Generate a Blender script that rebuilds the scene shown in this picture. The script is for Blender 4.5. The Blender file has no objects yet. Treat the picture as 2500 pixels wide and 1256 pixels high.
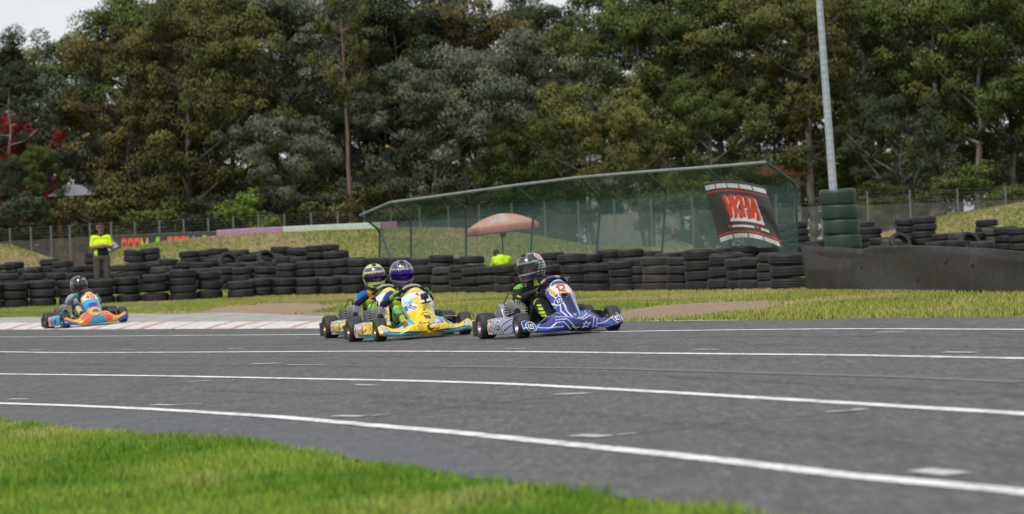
import bpy, math, random
import numpy as np
from mathutils import Vector, Matrix

random.seed(7)
RNG = np.random.default_rng(11)
SC = bpy.context.scene
COL = SC.collection

# ------------------------------------------------------------------ camera
PW, PH = 2500.0, 1256.0            # size of the photograph, for turning pixels into directions
LENS = 135.0
FPX = LENS / 36.0 * PW
CAM_Z = 0.92
ROLL = math.radians(2.3)
HORIZON = 613.0
PITCH = math.atan((HORIZON - PH / 2) / FPX)      # >0 looks up
_X0 = np.array([1.0, 0.0, 0.0])
CAM_F = np.array([0.0, math.cos(PITCH), math.sin(PITCH)])
_U = np.array([0.0, -math.sin(PITCH), math.cos(PITCH)])
CAM_R = math.cos(ROLL) * _X0 - math.sin(ROLL) * _U
CAM_U = math.sin(ROLL) * _X0 + math.cos(ROLL) * _U
CAM_P = np.array([0.0, 0.0, CAM_Z])

cam_data = bpy.data.cameras.new('camera')
cam_data.lens = LENS
cam_data.sensor_width = 36.0
cam_data.clip_start = 0.5
cam_data.clip_end = 6000
cam_data.dof.use_dof = True
cam_data.dof.focus_distance = 40.0
cam_data.dof.aperture_fstop = 5.0
cam = bpy.data.objects.new('camera', cam_data)
COL.objects.link(cam)
m3 = Matrix((CAM_R, CAM_U, -CAM_F)).transposed()
cam.matrix_world = Matrix.Translation(Vector(CAM_P)) @ m3.to_4x4()
SC.camera = cam

# ------------------------------------------------------------------ sky and sun
SUN_EL, SUN_AZ = math.radians(52), math.radians(-150)    # azimuth measured from +Y towards +X
world = bpy.data.worlds.new('World')
SC.world = world
world.use_nodes = True
wn, wl = world.node_tree.nodes, world.node_tree.links
wn.clear()
w_out = wn.new('ShaderNodeOutputWorld')
w_bg = wn.new('ShaderNodeBackground')
w_bg.inputs['Strength'].default_value = 0.08
w_sky = wn.new('ShaderNodeTexSky')
w_sky.sky_type = 'NISHITA'
w_sky.sun_disc = False
w_sky.sun_elevation = SUN_EL
w_sky.sun_rotation = SUN_AZ
w_sky.altitude = 60
w_sky.dust_density = 2.0
w_tc = wn.new('ShaderNodeTexCoord')
w_map = wn.new('ShaderNodeMapping')
w_map.inputs['Scale'].default_value = (1.0, 1.0, 3.2)
w_noise = wn.new('ShaderNodeTexNoise')
w_noise.inputs['Scale'].default_value = 5.0
w_noise.inputs['Detail'].default_value = 6.0
w_noise.inputs['Roughness'].default_value = 0.6
w_ramp = wn.new('ShaderNodeValToRGB')
w_ramp.color_ramp.elements[0].position = 0.30
w_ramp.color_ramp.elements[0].color = (0.55, 0.55, 0.55, 1)
w_ramp.color_ramp.elements[1].position = 0.62
w_ramp.color_ramp.elements[1].color = (0.95, 0.95, 0.95, 1)
w_mix = wn.new('ShaderNodeMix')
w_mix.data_type = 'RGBA'
w_mix.inputs['B'].default_value = (7.2, 7.35, 7.6, 1)       # sunlit thin cloud
wl.new(w_tc.outputs['Generated'], w_map.inputs['Vector'])
wl.new(w_map.outputs['Vector'], w_noise.inputs['Vector'])
wl.new(w_noise.outputs['Fac'], w_ramp.inputs['Fac'])
wl.new(w_ramp.outputs['Color'], w_mix.inputs['Factor'])
wl.new(w_sky.outputs['Color'], w_mix.inputs['A'])
wl.new(w_mix.outputs['Result'], w_bg.inputs['Color'])
wl.new(w_bg.outputs['Background'], w_out.inputs['Surface'])

sun_data = bpy.data.lights.new('sun', 'SUN')
sun_data.energy = 1.5
sun_data.angle = math.radians(12)
sun_data.color = (1.0, 0.96, 0.90)
sun = bpy.data.objects.new('sun', sun_data)
COL.objects.link(sun)
sd = Vector((math.sin(SUN_AZ) * math.cos(SUN_EL), math.cos(SUN_AZ) * math.cos(SUN_EL), math.sin(SUN_EL)))
sun.rotation_euler = sd.to_track_quat('Z', 'Y').to_euler()
sun.location = (0, 0, 60)

SC.view_settings.view_transform = 'Standard'
SC.view_settings.look = 'None'
SC.view_settings.gamma = 1.0
SC.view_settings.use_curve_mapping = False
SC.view_settings.exposure = 0.66
SC.cycles.max_bounces = 6
SC.cycles.transparent_max_bounces = 16

# ------------------------------------------------------------------ colour and material helpers
def lin(c):
    """sRGB hex string or 0-255 triple -> linear rgb"""
    if isinstance(c, str):
        c = [int(c[i:i + 2], 16) for i in (0, 2, 4)]
    out = []
    for v in c:
        v = v / 255.0
        out.append(v / 12.92 if v <= 0.04045 else ((v + 0.055) / 1.055) ** 2.4)
    return tuple(out)

class NT:
    def __init__(self, name):
        self.m = bpy.data.materials.new(name)
        self.m.use_nodes = True
        self.t = self.m.node_tree
        self.n, self.l = self.t.nodes, self.t.links
        self.p = self.n['Principled BSDF']
        self.out = self.n['Material Output']
    def new(self, kind, **kw):
        nd = self.n.new('ShaderNode' + kind)
        for k, v in kw.items():
            if hasattr(nd, k):
                setattr(nd, k, v)
            else:
                nd.inputs[k.replace('_', ' ')].default_value = v
        return nd
    def link(self, a, b):
        self.l.new(a, b)
    def coords(self, kind='Object', scale=(1, 1, 1)):
        tc = self.new('TexCoord')
        mp = self.new('Mapping')
        mp.inputs['Scale'].default_value = scale
        self.link(tc.outputs[kind], mp.inputs['Vector'])
        return mp.outputs['Vector']
    def noise(self, vec, scale, detail=4.0, rough=0.55):
        nd = self.new('TexNoise')
        nd.inputs['Scale'].default_value = scale
        nd.inputs['Detail'].default_value = detail
        nd.inputs['Roughness'].default_value = rough
        if vec is not None:
            self.link(vec, nd.inputs['Vector'])
        return nd.outputs['Fac']
    def ramp(self, fac, stops):
        nd = self.new('ValToRGB')
        cr = nd.color_ramp
        while len(cr.elements) < len(stops):
            cr.elements.new(0.5)
        for e, (p, c) in zip(cr.elements, stops):
            e.position = p
            e.color = (*c, 1) if not isinstance(c, (int, float)) else (c, c, c, 1)
        self.link(fac, nd.inputs['Fac'])
        return nd.outputs['Color']
    def mix(self, fac, a, b, blend='MIX'):
        nd = self.new('Mix', data_type='RGBA', blend_type=blend)
        for sock, v in (('Factor', fac), ('A', a), ('B', b)):
            if isinstance(v, (int, float)):
                if sock == 'Factor':
                    nd.inputs['Factor'].default_value = v
                else:
                    nd.inputs[sock].default_value = (v, v, v, 1)
            elif isinstance(v, tuple):
                nd.inputs[sock].default_value = (*v, 1)
            else:
                self.link(v, nd.inputs[sock])
        return nd.outputs['Result']
    def bump(self, height, strength=0.3, dist=0.01):
        nd = self.new('Bump')
        nd.inputs['Strength'].default_value = strength
        nd.inputs['Distance'].default_value = dist
        self.link(height, nd.inputs['Height'])
        self.link(nd.outputs['Normal'], self.p.inputs['Normal'])
    def attr(self, name):
        nd = self.new('Attribute')
        nd.attribute_name = name
        return nd.outputs['Color']

def mat_plain(name, col, rough=0.5, metal=0.0, var=0.12, scale=18, bump=0.0, coat=0.0, dirt=None):
    """even material with slight procedural unevenness of tone and gloss"""
    t = NT(name)
    v = t.coords('Object')
    f = t.noise(v, scale, 5)
    c = lin(col) if isinstance(col, str) else col
    lo = tuple(x * (1 - var) for x in c)
    hi = tuple(min(1, x * (1 + var)) for x in c)
    cc = t.ramp(f, [(0.3, lo), (0.7, hi)])
    if dirt:
        f2 = t.noise(v, scale * 0.35, 6, 0.65)
        fm = t.ramp(f2, [(0.45, 0.0), (0.75, 0.6)])
        cc = t.mix(fm, cc, lin(dirt))
    t.link(cc, t.p.inputs['Base Color'])
    rr = t.ramp(t.noise(v, scale * 0.6, 4), [(0.3, max(0.02, rough * 0.8)), (0.7, min(1, rough * 1.2))])
    t.link(rr, t.p.inputs['Roughness'])
    t.p.inputs['Metallic'].default_value = metal
    t.p.inputs['Coat Weight'].default_value = coat
    if bump:
        t.bump(t.noise(v, scale * 3, 5), bump, 0.01)
    return t.m

def mat_paint(name, rough=0.3, coat=0.3, wear=0.10, bump=0.0, scale=14, spec=0.5):
    """printed or painted surface: colour comes from the mesh's own paint attribute"""
    t = NT(name)
    a = t.attr('paint')
    v = t.coords('Object')
    f = t.ramp(t.noise(v, scale, 6, 0.6), [(0.35, 1.0 - wear), (0.65, 1.0)])
    c = t.mix(1.0, a, f, 'MULTIPLY')
    if coat > 0:        # rubbed grime and scuffs
        sc_ = t.noise(t.coords('Object', (1.0, 1.0, 2.5)), scale * 2.2, 7, 0.75)
        c = t.mix(t.ramp(sc_, [(0.60, 0.0), (0.78, 0.45)]), c, (0.06, 0.055, 0.05))
    t.link(c, t.p.inputs['Base Color'])
    rr = t.ramp(t.noise(v, scale * 1.7, 5), [(0.3, rough * 0.7), (0.7, min(1, rough * 1.4))])
    t.link(rr, t.p.inputs['Roughness'])
    t.p.inputs['Coat Weight'].default_value = coat
    t.p.inputs['Specular IOR Level'].default_value = spec
    if bump:
        hh = t.new('Math', operation='MULTIPLY_ADD'); t.link(t.noise(v, scale * 0.55, 3, 0.5), hh.inputs[0]); hh.inputs[1].default_value = 3.0; t.link(t.noise(v, scale * 2.5, 4), hh.inputs[2])
        t.bump(hh.outputs[0], bump, 0.012)
    return t.m

# ------------------------------------------------------------------ object helpers
def put(o, parent=None):
    COL.objects.link(o)
    if parent is not None:
        o.parent = parent
    return o

def empty(name, loc=(0, 0, 0), rz=0.0):
    o = bpy.data.objects.new(name, None)
    o.location = loc
    o.rotation_euler = (0, 0, rz)
    o.empty_display_size = 0.2
    return put(o)

def tag(o, label=None, cat=None, group=None, kind=None):
    if label: o['label'] = label
    if cat: o['category'] = cat
    if group: o['group'] = group
    if kind: o['kind'] = kind
    return o

def obj_from(name, me, mat=None, parent=None, smooth=True):
    if mat is not None:
        for mm in (mat if isinstance(mat, (list, tuple)) else [mat]):
            me.materials.append(mm)
    if smooth and len(me.polygons):
        me.polygons.foreach_set('use_smooth', np.ones(len(me.polygons), dtype=bool))
    return put(bpy.data.objects.new(name, me), parent)

def np_mesh(name, verts, faces, cols=None, attr='paint'):
    """verts (N,3), faces (M,k) arrays of one face size"""
    verts = np.asarray(verts, dtype=np.float32)
    faces = np.asarray(faces, dtype=np.int32)
    me = bpy.data.meshes.new(name)
    k = faces.shape[1]
    me.vertices.add(len(verts)); me.vertices.foreach_set('co', verts.ravel())
    me.loops.add(faces.size); me.loops.foreach_set('vertex_index', faces.ravel())
    me.polygons.add(len(faces))
    me.polygons.foreach_set('loop_start', np.arange(0, faces.size, k, dtype=np.int32))
    me.polygons.foreach_set('loop_total', np.full(len(faces), k, dtype=np.int32))
    me.update(calc_edges=True)
    if cols is not None:
        at = me.color_attributes.new(attr, 'FLOAT_COLOR', 'POINT')
        c4 = np.ones((len(verts), 4), dtype=np.float32)
        c4[:, :3] = cols
        at.data.foreach_set('color', c4.ravel())
    return me

def grid_faces(nu, nv, wrap_u=False):
    i = np.arange(nu if wrap_u else nu - 1)
    j = np.arange(nv - 1)
    I, J = np.meshgrid(i, j, indexing='ij')
    I2 = (I + 1) % nu
    return np.stack([I * nv + J, I2 * nv + J, I2 * nv + J + 1, I * nv + J + 1], -1).reshape(-1, 4)

def panel(name, nu, nv, pos, paint, mat, parent=None, thick=0.0, ur=(-1, 1), vr=(0, 1), flip=False, smooth=True):
    """curved sheet from pos(U,V) -> x,y,z with a printed livery paint(U,V) -> rgb"""
    u = np.linspace(ur[0], ur[1], nu); v = np.linspace(vr[0], vr[1], nv)
    U, V = np.meshgrid(u, v, indexing='ij')
    X, Y, Z = pos(U, V)
    P = np.stack([X + 0 * U, Y + 0 * U, Z + 0 * U], -1).reshape(-1, 3)
    C = paint(U, V).reshape(-1, 3) if paint else None
    f = grid_faces(nu, nv)
    if flip:
        f = f[:, ::-1]
    me = np_mesh(name, P, f, C)
    o = obj_from(name, me, mat, parent, smooth)
    if thick:
        md = o.modifiers.new('thickness', 'SOLIDIFY')
        md.thickness = thick
        md.offset = -1
    return o

class MB:
    """collects simple shapes into one mesh"""
    def __init__(self):
        self.v, self.f = [], []
    def add(self, verts, faces):
        b = len(self.v)
        self.v += [tuple(p) for p in verts]
        self.f += [tuple(i + b for i in q) for q in faces]
        return self
    def box(self, c, s, rot=None, taper=1.0):
        vs = []
        for dz in (-1, 1):
            k = taper if dz > 0 else 1.0
            for dx, dy in ((-1, -1), (1, -1), (1, 1), (-1, 1)):
                p = Vector((dx * s[0] / 2 * k, dy * s[1] / 2 * k, dz * s[2] / 2))
                if rot is not None:
                    p = rot @ p
                vs.append(p + Vector(c))
        return self.add(vs, [(3, 2, 1, 0), (4, 5, 6, 7), (0, 1, 5, 4), (1, 2, 6, 5), (2, 3, 7, 6), (3, 0, 4, 7)])
    def tube(self, pts, r, n=8, cap=True, closed=False):
        pts = [Vector(p) for p in pts]
        rr = r if isinstance(r, (list, tuple)) else [r] * len(pts)
        vs, fs = [], []
        up = Vector((0.03, 0.05, 1)).normalized()
        m = len(pts)
        for i, p in enumerate(pts):
            a = pts[(i - 1) % m] if (i > 0 or closed) else p
            b = pts[(i + 1) % m] if (i < m - 1 or closed) else p
            d = (b - a)
            d = d.normalized() if d.length > 1e-9 else Vector((0, 0, 1))
            s = d.cross(up)
            if s.length < 1e-3:
                s = d.cross(Vector((1, 0, 0)))
            s.normalize()
            t = s.cross(d)
            for k in range(n):
                an = 2 * math.pi * k / n
                vs.append(p + (s * math.cos(an) + t * math.sin(an)) * rr[i])
        for i in range(m if closed else m - 1):
            i2 = (i + 1) % m
            for k in range(n):
                k2 = (k + 1) % n
                fs.append((i * n + k, i * n + k2, i2 * n + k2, i2 * n + k))
        if cap and not closed:
            fs.append(tuple(range(n)))
            fs.append(tuple(reversed([(m - 1) * n + k for k in range(n)])))
        return self.add(vs, fs)
    def lathe(self, prof, axis='z', n=24, c=(0, 0, 0), rot=None, closed=False):
        """prof: (radius, height) pairs"""
        vs, fs = [], []
        m = len(prof)
        for k in range(n):
            an = 2 * math.pi * k / n
            for r, h in prof:
                a, b = r * math.cos(an), r * math.sin(an)
                p = {'z': Vector((a, b, h)), 'x': Vector((h, a, b)), 'y': Vector((b, h, a))}[axis]
                if rot is not None:
                    p = rot @ p
                vs.append(p + Vector(c))
        for k in range(n):
            k2 = (k + 1) % n
            for j in range(m if closed else m - 1):
                j2 = (j + 1) % m
                fs.append((k * m + j, k2 * m + j, k2 * m + j2, k * m + j2))
        return self.add(vs, fs)
    def prism(self, poly, h0, h1, axis='x'):
        n = len(poly)
        def P(a, b, h):
            return {'x': (h, a, b), 'y': (a, h, b), 'z': (a, b, h)}[axis]
        vs = [P(a, b, h0) for a, b in poly] + [P(a, b, h1) for a, b in poly]
        fs = [tuple(range(n))[::-1], tuple(range(n, 2 * n))]
        for i in range(n):
            j = (i + 1) % n
            fs.append((i, j, n + j, n + i))
        return self.add(vs, fs)
    def build(self, name, mat, parent=None, smooth=True, bevel=0.0):
        me = bpy.data.meshes.new(name)
        me.from_pydata([tuple(p) for p in self.v], [], self.f)
        me.update()
        o = obj_from(name, me, mat, parent, smooth)
        if smooth:
            try:
                me.set_sharp_from_angle(angle=math.radians(38))
            except Exception:
                pass
        if bevel:
            b = o.modifiers.new('bevel', 'BEVEL')
            b.width = bevel; b.segments = 2; b.limit_method = 'ANGLE'
        return o

def copy_tree(o, parent=None):
    c = o.copy()
    COL.objects.link(c)
    c.parent = parent
    for ch in list(o.children):
        copy_tree(ch, c)
    return c

# ------------------------------------------------------------------ painting in surface coordinates
def seg(U, V, x0, y0, x1, y1, w):
    dx, dy = x1 - x0, y1 - y0
    L2 = dx * dx + dy * dy + 1e-12
    t = np.clip(((U - x0) * dx + (V - y0) * dy) / L2, 0, 1)
    return (U - x0 - t * dx) ** 2 + (V - y0 - t * dy) ** 2 < (w / 2) ** 2

def pline(U, V, pts, w, closed=False):
    m = np.zeros(U.shape, bool)
    pp = list(pts) + ([pts[0]] if closed else [])
    for a, b in zip(pp[:-1], pp[1:]):
        m |= seg(U, V, a[0], a[1], b[0], b[1], w)
    return m

def poly(U, V, pts):
    m = np.zeros(U.shape, bool)
    n = len(pts)
    j = n - 1
    for i in range(n):
        xi, yi = pts[i]; xj, yj = pts[j]
        if yi != yj:
            c = ((yi > V) != (yj > V)) & (U < (xj - xi) * (V - yi) / (yj - yi) + xi)
            m ^= c
        j = i
    return m

def disc(U, V, x, y, r, ry=None):
    ry = ry or r
    return ((U - x) / r) ** 2 + ((V - y) / ry) ** 2 < 1

GLYPH = {   # strokes on a 0..1 x 0..1 cell
    '0': [[(0, 0), (1, 0), (1, 1), (0, 1), (0, 0)]], '1': [[(.25, .75), (.6, 1), (.6, 0)]],
    '2': [[(0, 1), (1, 1), (1, .55), (0, .1), (0, 0), (1, 0)]], '3': [[(0, 1), (1, 1), (1, 0), (0, 0)], [(.2, .5), (1, .5)]],
    '4': [[(.75, 0), (.75, 1), (0, .35), (1, .35)]], '6': [[(1, 1), (0, 1), (0, 0), (1, 0), (1, .5), (0, .5)]],
    'A': [[(0, 0), (.5, 1), (1, 0)], [(.2, .35), (.8, .35)]], 'B': [[(0, 0), (0, 1), (.9, 1), (.9, .5), (0, .5)], [(.9, .5), (1, .45), (1, 0), (0, 0)]],
    'C': [[(1, 1), (0, 1), (0, 0), (1, 0)]], 'E': [[(1, 1), (0, 1), (0, 0), (1, 0)], [(0, .5), (.8, .5)]],
    'H': [[(0, 0), (0, 1)], [(1, 0), (1, 1)], [(0, .5), (1, .5)]], 'I': [[(.5, 0), (.5, 1)]], 'J': [[(1, 1), (1, 0), (0, 0), (0, .3)]],
    'K': [[(0, 0), (0, 1)], [(1, 1), (0, .45), (1, 0)]], 'L': [[(0, 1), (0, 0), (1, 0)]],
    'M': [[(0, 0), (0, 1), (.5, .4), (1, 1), (1, 0)]], 'N': [[(0, 0), (0, 1), (1, 0), (1, 1)]],
    'O': [[(0, 0), (1, 0), (1, 1), (0, 1), (0, 0)]], 'P': [[(0, 0), (0, 1), (1, 1), (1, .5), (0, .5)]],
    'R': [[(0, 0), (0, 1), (1, 1), (1, .5), (0, .5), (1, 0)]], 'S': [[(1, 1), (0, 1), (0, .5), (1, .5), (1, 0), (0, 0)]],
    'T': [[(0, 1), (1, 1)], [(.5, 1), (.5, 0)]], 'V': [[(0, 1), (.5, 0), (1, 1)]], 'X': [[(0, 0), (1, 1)], [(0, 1), (1, 0)]],
    'Y': [[(0, 1), (.5, .5), (1, 1)], [(.5, .5), (.5, 0)]], 'D': [[(0, 0), (0, 1), (.8, 1), (1, .8), (1, .2), (.8, 0), (0, 0)]],
    'G': [[(1, 1), (0, 1), (0, 0), (1, 0), (1, .5), (.5, .5)]], 'U': [[(0, 1), (0, 0), (1, 0), (1, 1)]],
}
def text(U, V, s, x, y, h, w=None, gap=None, stroke=None, slant=0.0, kx=1.0):
    """block lettering starting at x, baseline y, letter height h; kx = -1 mirrors the run"""
    w = w or h * 0.6
    gap = gap if gap is not None else h * 0.28
    stroke = stroke or h * 0.2
    m = np.zeros(U.shape, bool)
    cx = x
    for ch in s:
        for st in GLYPH.get(ch, []):
            pts = [(cx + kx * (a * w + slant * b * h), y + b * h) for a, b in st]
            m |= pline(U, V, pts, stroke)
        cx += kx * (w * (0.6 if ch in 'I1 ' else 1.0) + gap)
    return m

def fill(U, c):
    out = np.empty(U.shape + (3,))
    out[...] = lin(c) if isinstance(c, str) else c
    return out

def sstep(a, b, x):
    t = np.clip((x - a) / (b - a), 0, 1)
    return t * t * (3 - 2 * t)

# ------------------------------------------------------------------ the lie of the land, and pixels to points
def project(x, y, z):
    dx, dy, dz = x - CAM_P[0], y - CAM_P[1], z - CAM_P[2]
    d = dx * CAM_F[0] + dy * CAM_F[1] + dz * CAM_F[2]
    d = np.where(np.abs(d) < 1e-6, 1e-6, d)
    r = dx * CAM_R[0] + dy * CAM_R[1] + dz * CAM_R[2]
    u = dx * CAM_U[0] + dy * CAM_U[1] + dz * CAM_U[2]
    return PW / 2 + FPX * r / d, PH / 2 - FPX * u / d, d

def ray(px, py):
    return CAM_F + (px - PW / 2) / FPX * CAM_R + (PH / 2 - py) / FPX * CAM_U

def at(px, py, D):
    """the point seen at a pixel when it stands D metres away"""
    d = ray(px, py)
    return Vector(CAM_P + d * (D / d[1]))

MOUND_Y = 122.0
_cr = [(-900, 560), (-200, 585), (0, 603), (60, 622), (115, 648), (170, 662), (215, 652), (255, 632), (300, 608), (400, 592), (600, 576),
       (800, 564), (1000, 560), (1200, 565), (1330, 580), (1440, 602), (1600, 610), (1900, 616), (2080, 610),
       (2150, 580), (2230, 556), (2300, 532), (2400, 512), (2500, 497), (2700, 478), (3300, 440)]
_cp = [at(a, b, MOUND_Y) for a, b in _cr]
_cx = np.array([p.x for p in _cp]); _cz = np.array([p.z for p in _cp])

def H(x, y):
    x = np.asarray(x, dtype=float); y = np.asarray(y, dtype=float)
    c = 0.037 * (1 - sstep(44, 62, y)) + 0.012 * sstep(44, 62, y) * (1 - sstep(66, 88, y))
    z = c * np.clip(x, -14, 14)
    z = z + 0.16 * sstep(88, 100, y)                                    # low bank under the tyre heaps
    crest = np.interp(x, _cx, _cz)
    ridge = sstep(MOUND_Y - 13, MOUND_Y, y) * (1 - 0.9 * sstep(MOUND_Y + 3, MOUND_Y + 26, y))
    z = z + np.maximum(crest - 0.16, 0.0) * ridge
    z = z + 0.035 * np.sin(x * 0.9 + y * 0.31) * np.sin(y * 0.23 + 1.0) * sstep(66, 90, y)
    return z

def gp(px, py):
    """where the line of sight through a pixel meets the ground"""
    d = ray(px, py)
    ts = np.arange(3.0, 400.0, 0.5)
    for step in range(5):
        Q = CAM_P[None] + d[None] * ts[:, None]
        below = np.nonzero(Q[:, 2] < H(Q[:, 0], Q[:, 1]))[0]
        i = below[0] if len(below) else len(ts) - 1
        ts = np.linspace(ts[max(0, i - 1)], ts[i], 24)
    p = CAM_P + d * ts[-1]
    return Vector((p[0], p[1], float(H(p[0], p[1]))))

def gdepth(px, D):
    """ground point D metres away under a pixel column"""
    y = HORIZON
    for _ in range(12):
        p = at(px, y, D)
        z = float(H(p.x, p.y))
        _, y2, _ = project(p.x, p.y, z)
        y = float(y2)
    p = at(px, y, D)
    return Vector((p.x, p.y, float(H(p.x, p.y))))

# ================================================================== GROUND AND TRACK
FAR_E = [(-1500, 812), (0, 806), (780, 803), (1000, 799), (1160, 795), (1530, 787), (1700, 784), (2060, 779), (2500, 775.5), (3800, 770)]
NEAR_E = [(-1500, 960), (0, 1029), (223, 1057), (379, 1068), (568, 1080), (720, 1102), (871, 1127), (989, 1147), (1179, 1178), (1368, 1200),
          (1520, 1219), (1700, 1244), (1790, 1258), (2300, 1345), (3800, 1620)]
def along(tab, x):
    return np.interp(x, [p[0] for p in tab], [p[1] for p in tab])

def dirt_mask(px, py):
    """bare earth on the verge, by where it lies"""
    m = np.zeros(np.shape(px))
    def blob(cx, cy, rx, ry, k=1.0, sl=0.0):
        nonlocal m
        d = ((px - cx) / rx) ** 2 + ((py - cy - sl * (px - cx)) / ry) ** 2
        m = np.maximum(m, k * np.clip(1.35 - d, 0, 1))
    blob(650, 757, 200, 16, 1.15, -0.05)
    blob(780, 770, 220, 9, 0.9)
    blob(480, 766, 150, 7, 0.8)
    blob(1120, 765, 260, 17, 0.6)
    blob(1690, 757, 270, 19, 1.15, -0.075)
    blob(1560, 775, 220, 10, 0.8)
    blob(1480, 713, 330, 4, 0.7, -0.004)
    blob(60, 778, 260, 5, 0.5)
    blob(2300, 772, 400, 5, 0.45)
    return m

# --- asphalt, shaped between its two edges
def build_strip(name, cols, lo, hi, nrow, lift, mat, parent=None, zfun=None):
    A = np.array([gp(c, float(lo(c))) for c in cols]); B = np.array([gp(c, float(hi(c))) for c in cols])
    t = np.linspace(0, 1, nrow) ** 1.6
    P = A[:, None, :] * (1 - t)[None, :, None] + B[:, None, :] * t[None, :, None]
    z = H(P[..., 0], P[..., 1]) + lift
    if zfun is not None:
        z = z + zfun(t)[None, :]
    P[..., 2] = z
    me = np_mesh(name, P.reshape(-1, 3), grid_faces(len(cols), nrow))
    return obj_from(name, me, mat, parent)

def mat_asphalt(name, k, tint=(1, 1, 1), rough=(0.62, 0.86)):
    t = NT(name)
    v = t.coords('Object')
    big = t.noise(v, 0.30, 6, 0.65)
    fine = t.noise(v, 55, 3, 0.7)
    grain = t.noise(t.coords('Object', (9.0, 1.3, 1)), 1.0, 5, 0.75)
    mp = t.new('Mapping'); tc = t.new('TexCoord'); t.link(tc.outputs['Object'], mp.inputs['Vector'])
    mp.inputs['Rotation'].default_value = (0, 0, math.radians(-14)); mp.inputs['Scale'].default_value = (2.6, 0.10, 1)
    streak = t.noise(mp.outputs['Vector'], 1.2, 6, 0.62)
    def g(x): return tuple(x * k * q for q in tint)
    base = t.ramp(big, [(0.30, g(0.080)), (0.50, g(0.100)), (0.72, g(0.128))])
    base = t.mix(t.ramp(grain, [(0.26, 0.85), (0.55, 0.0)]), base, g(0.050))
    base = t.mix(t.ramp(grain, [(0.54, 0.0), (0.78, 0.7)]), base, g(0.19))
    speck = t.noise(t.coords('Object', (26.0, 2.6, 1)), 1.0, 3, 0.8)
    base = t.mix(t.ramp(speck, [(0.30, 0.9), (0.50, 0.0)]), base, g(0.042))
    base = t.mix(t.ramp(speck, [(0.54, 0.0), (0.74, 0.9)]), base, g(0.20))
    base = t.mix(t.ramp(fine, [(0.62, 0.0), (0.80, 0.5)]), base, g(0.26))
    base = t.mix(t.ramp(fine, [(0.25, 0.5), (0.45, 0.0)]), base, g(0.050))
    base = t.mix(t.ramp(streak, [(0.52, 0.0), (0.74, 0.55)]), base, g(0.052))
    t.link(base, t.p.inputs['Base Color'])
    t.link(t.ramp(big, [(0.3, rough[0]), (0.7, rough[1])]), t.p.inputs['Roughness'])
    t.bump(fine, 0.5, 0.006)
    return t.m
M_ASPHALT = mat_asphalt('asphalt', 0.77, (1.06, 1.0, 0.95))
tcols = np.concatenate([np.arange(-1400, -100, 100), np.arange(-100, 2601, 25), np.arange(2700, 3700, 100)])
track = build_strip('track', tcols, lambda c: along(NEAR_E, c), lambda c: along(FAR_E, c), 70, 0.004, M_ASPHALT)
tag(track, kind='structure')
SHO_T = [(-1500, 990), (0, 1001), (210, 1008), (400, 1018), (700, 1036), (900, 1056), (1060, 1078), (1160, 1105), (1250, 1150), (1330, 1196)]
scols = np.concatenate([np.arange(-700, 0, 60), np.arange(0, 1331, 20)])
shoulder = build_strip('smooth_shoulder', scols, lambda c: along(NEAR_E, c) - 1, lambda c: along(SHO_T, c), 16, 0.007, mat_asphalt('smooth_asphalt', 0.62, (0.98, 0.99, 1.03), (0.5, 0.7)), track)

# --- ground sheet out to the horizon
gx = np.concatenate([-np.geomspace(1800, 16.5, 26), np.arange(-16, 16.01, 0.2), np.geomspace(16.5, 1800, 26)])
gy = np.concatenate([np.arange(2, 44, 0.22), np.arange(44, 104, 0.3), np.arange(104, 150, 1.0), np.geomspace(151, 4500, 40)])
GX, GY = np.meshgrid(gx, gy, indexing='ij')
GZ = H(GX, GY)
ppx, ppy, pd = project(GX, GY, GZ)
inside = (ppy < along(NEAR_E, ppx) - 1) & (ppy > along(FAR_E, ppx) + 1.0) & (GY < 60)
dip = np.where(inside, np.clip(np.minimum(along(NEAR_E, ppx) - ppy, ppy - along(FAR_E, ppx)) / 8.0, 0, 1), 0)
GZ = GZ - 0.05 * dip
near = ppy > along(NEAR_E, ppx)
GZ = GZ + np.where(near & (GY < 44), -0.006, 0)
gc = np.zeros(GX.shape + (3,))
gc[..., 0] = dirt_mask(ppx, ppy) * (GY < 90) * (~near)
gc[..., 1] = np.where(near, 1.0, 0.0) * (GY < 46)                    # lush lawn by the camera
gc[..., 2] = sstep(MOUND_Y - 14, MOUND_Y - 8, GY)                    # mown dry mounds
me = np_mesh('ground', np.stack([GX, GY, GZ], -1).reshape(-1, 3), grid_faces(len(gx), len(gy)), gc.reshape(-1, 3), 'cover')
t = NT('ground_cover')
cov = t.attr('cover')
sep = t.new('SeparateColor'); t.link(cov, sep.inputs['Color'])
v = t.coords('Object')
vs = t.coords('Object', (1.0, 0.35, 1.0))
n1 = t.noise(vs, 1.1, 6, 0.65); n2 = t.noise(v, 7.0, 6, 0.7); n3 = t.noise(v, 34, 4, 0.7)
verge = t.ramp(n1, [(0.32, (0.130, 0.165, 0.032)), (0.50, (0.200, 0.215, 0.055)), (0.66, (0.300, 0.260, 0.110))])
verge = t.mix(t.ramp(n2, [(0.48, 0.0), (0.72, 0.75)]), verge, (0.330, 0.275, 0.140))
mound = t.ramp(n1, [(0.30, (0.210, 0.230, 0.060)), (0.48, (0.310, 0.290, 0.105)), (0.62, (0.400, 0.315, 0.165))])
mound = t.mix(t.ramp(n2, [(0.45, 0.0), (0.75, 0.6)]), mound, (0.19, 0.23, 0.05))
lawn = t.ramp(n2, [(0.30, (0.160, 0.250, 0.026)), (0.52, (0.250, 0.340, 0.040)), (0.70, (0.380, 0.390, 0.110))])
soil = t.ramp(n2, [(0.30, (0.270, 0.185, 0.120)), (0.50, (0.400, 0.295, 0.205)), (0.72, (0.480, 0.400, 0.315))])
c = t.mix(sep.outputs['Blue'], verge, mound)
c = t.mix(sep.outputs['Green'], c, lawn)
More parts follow.
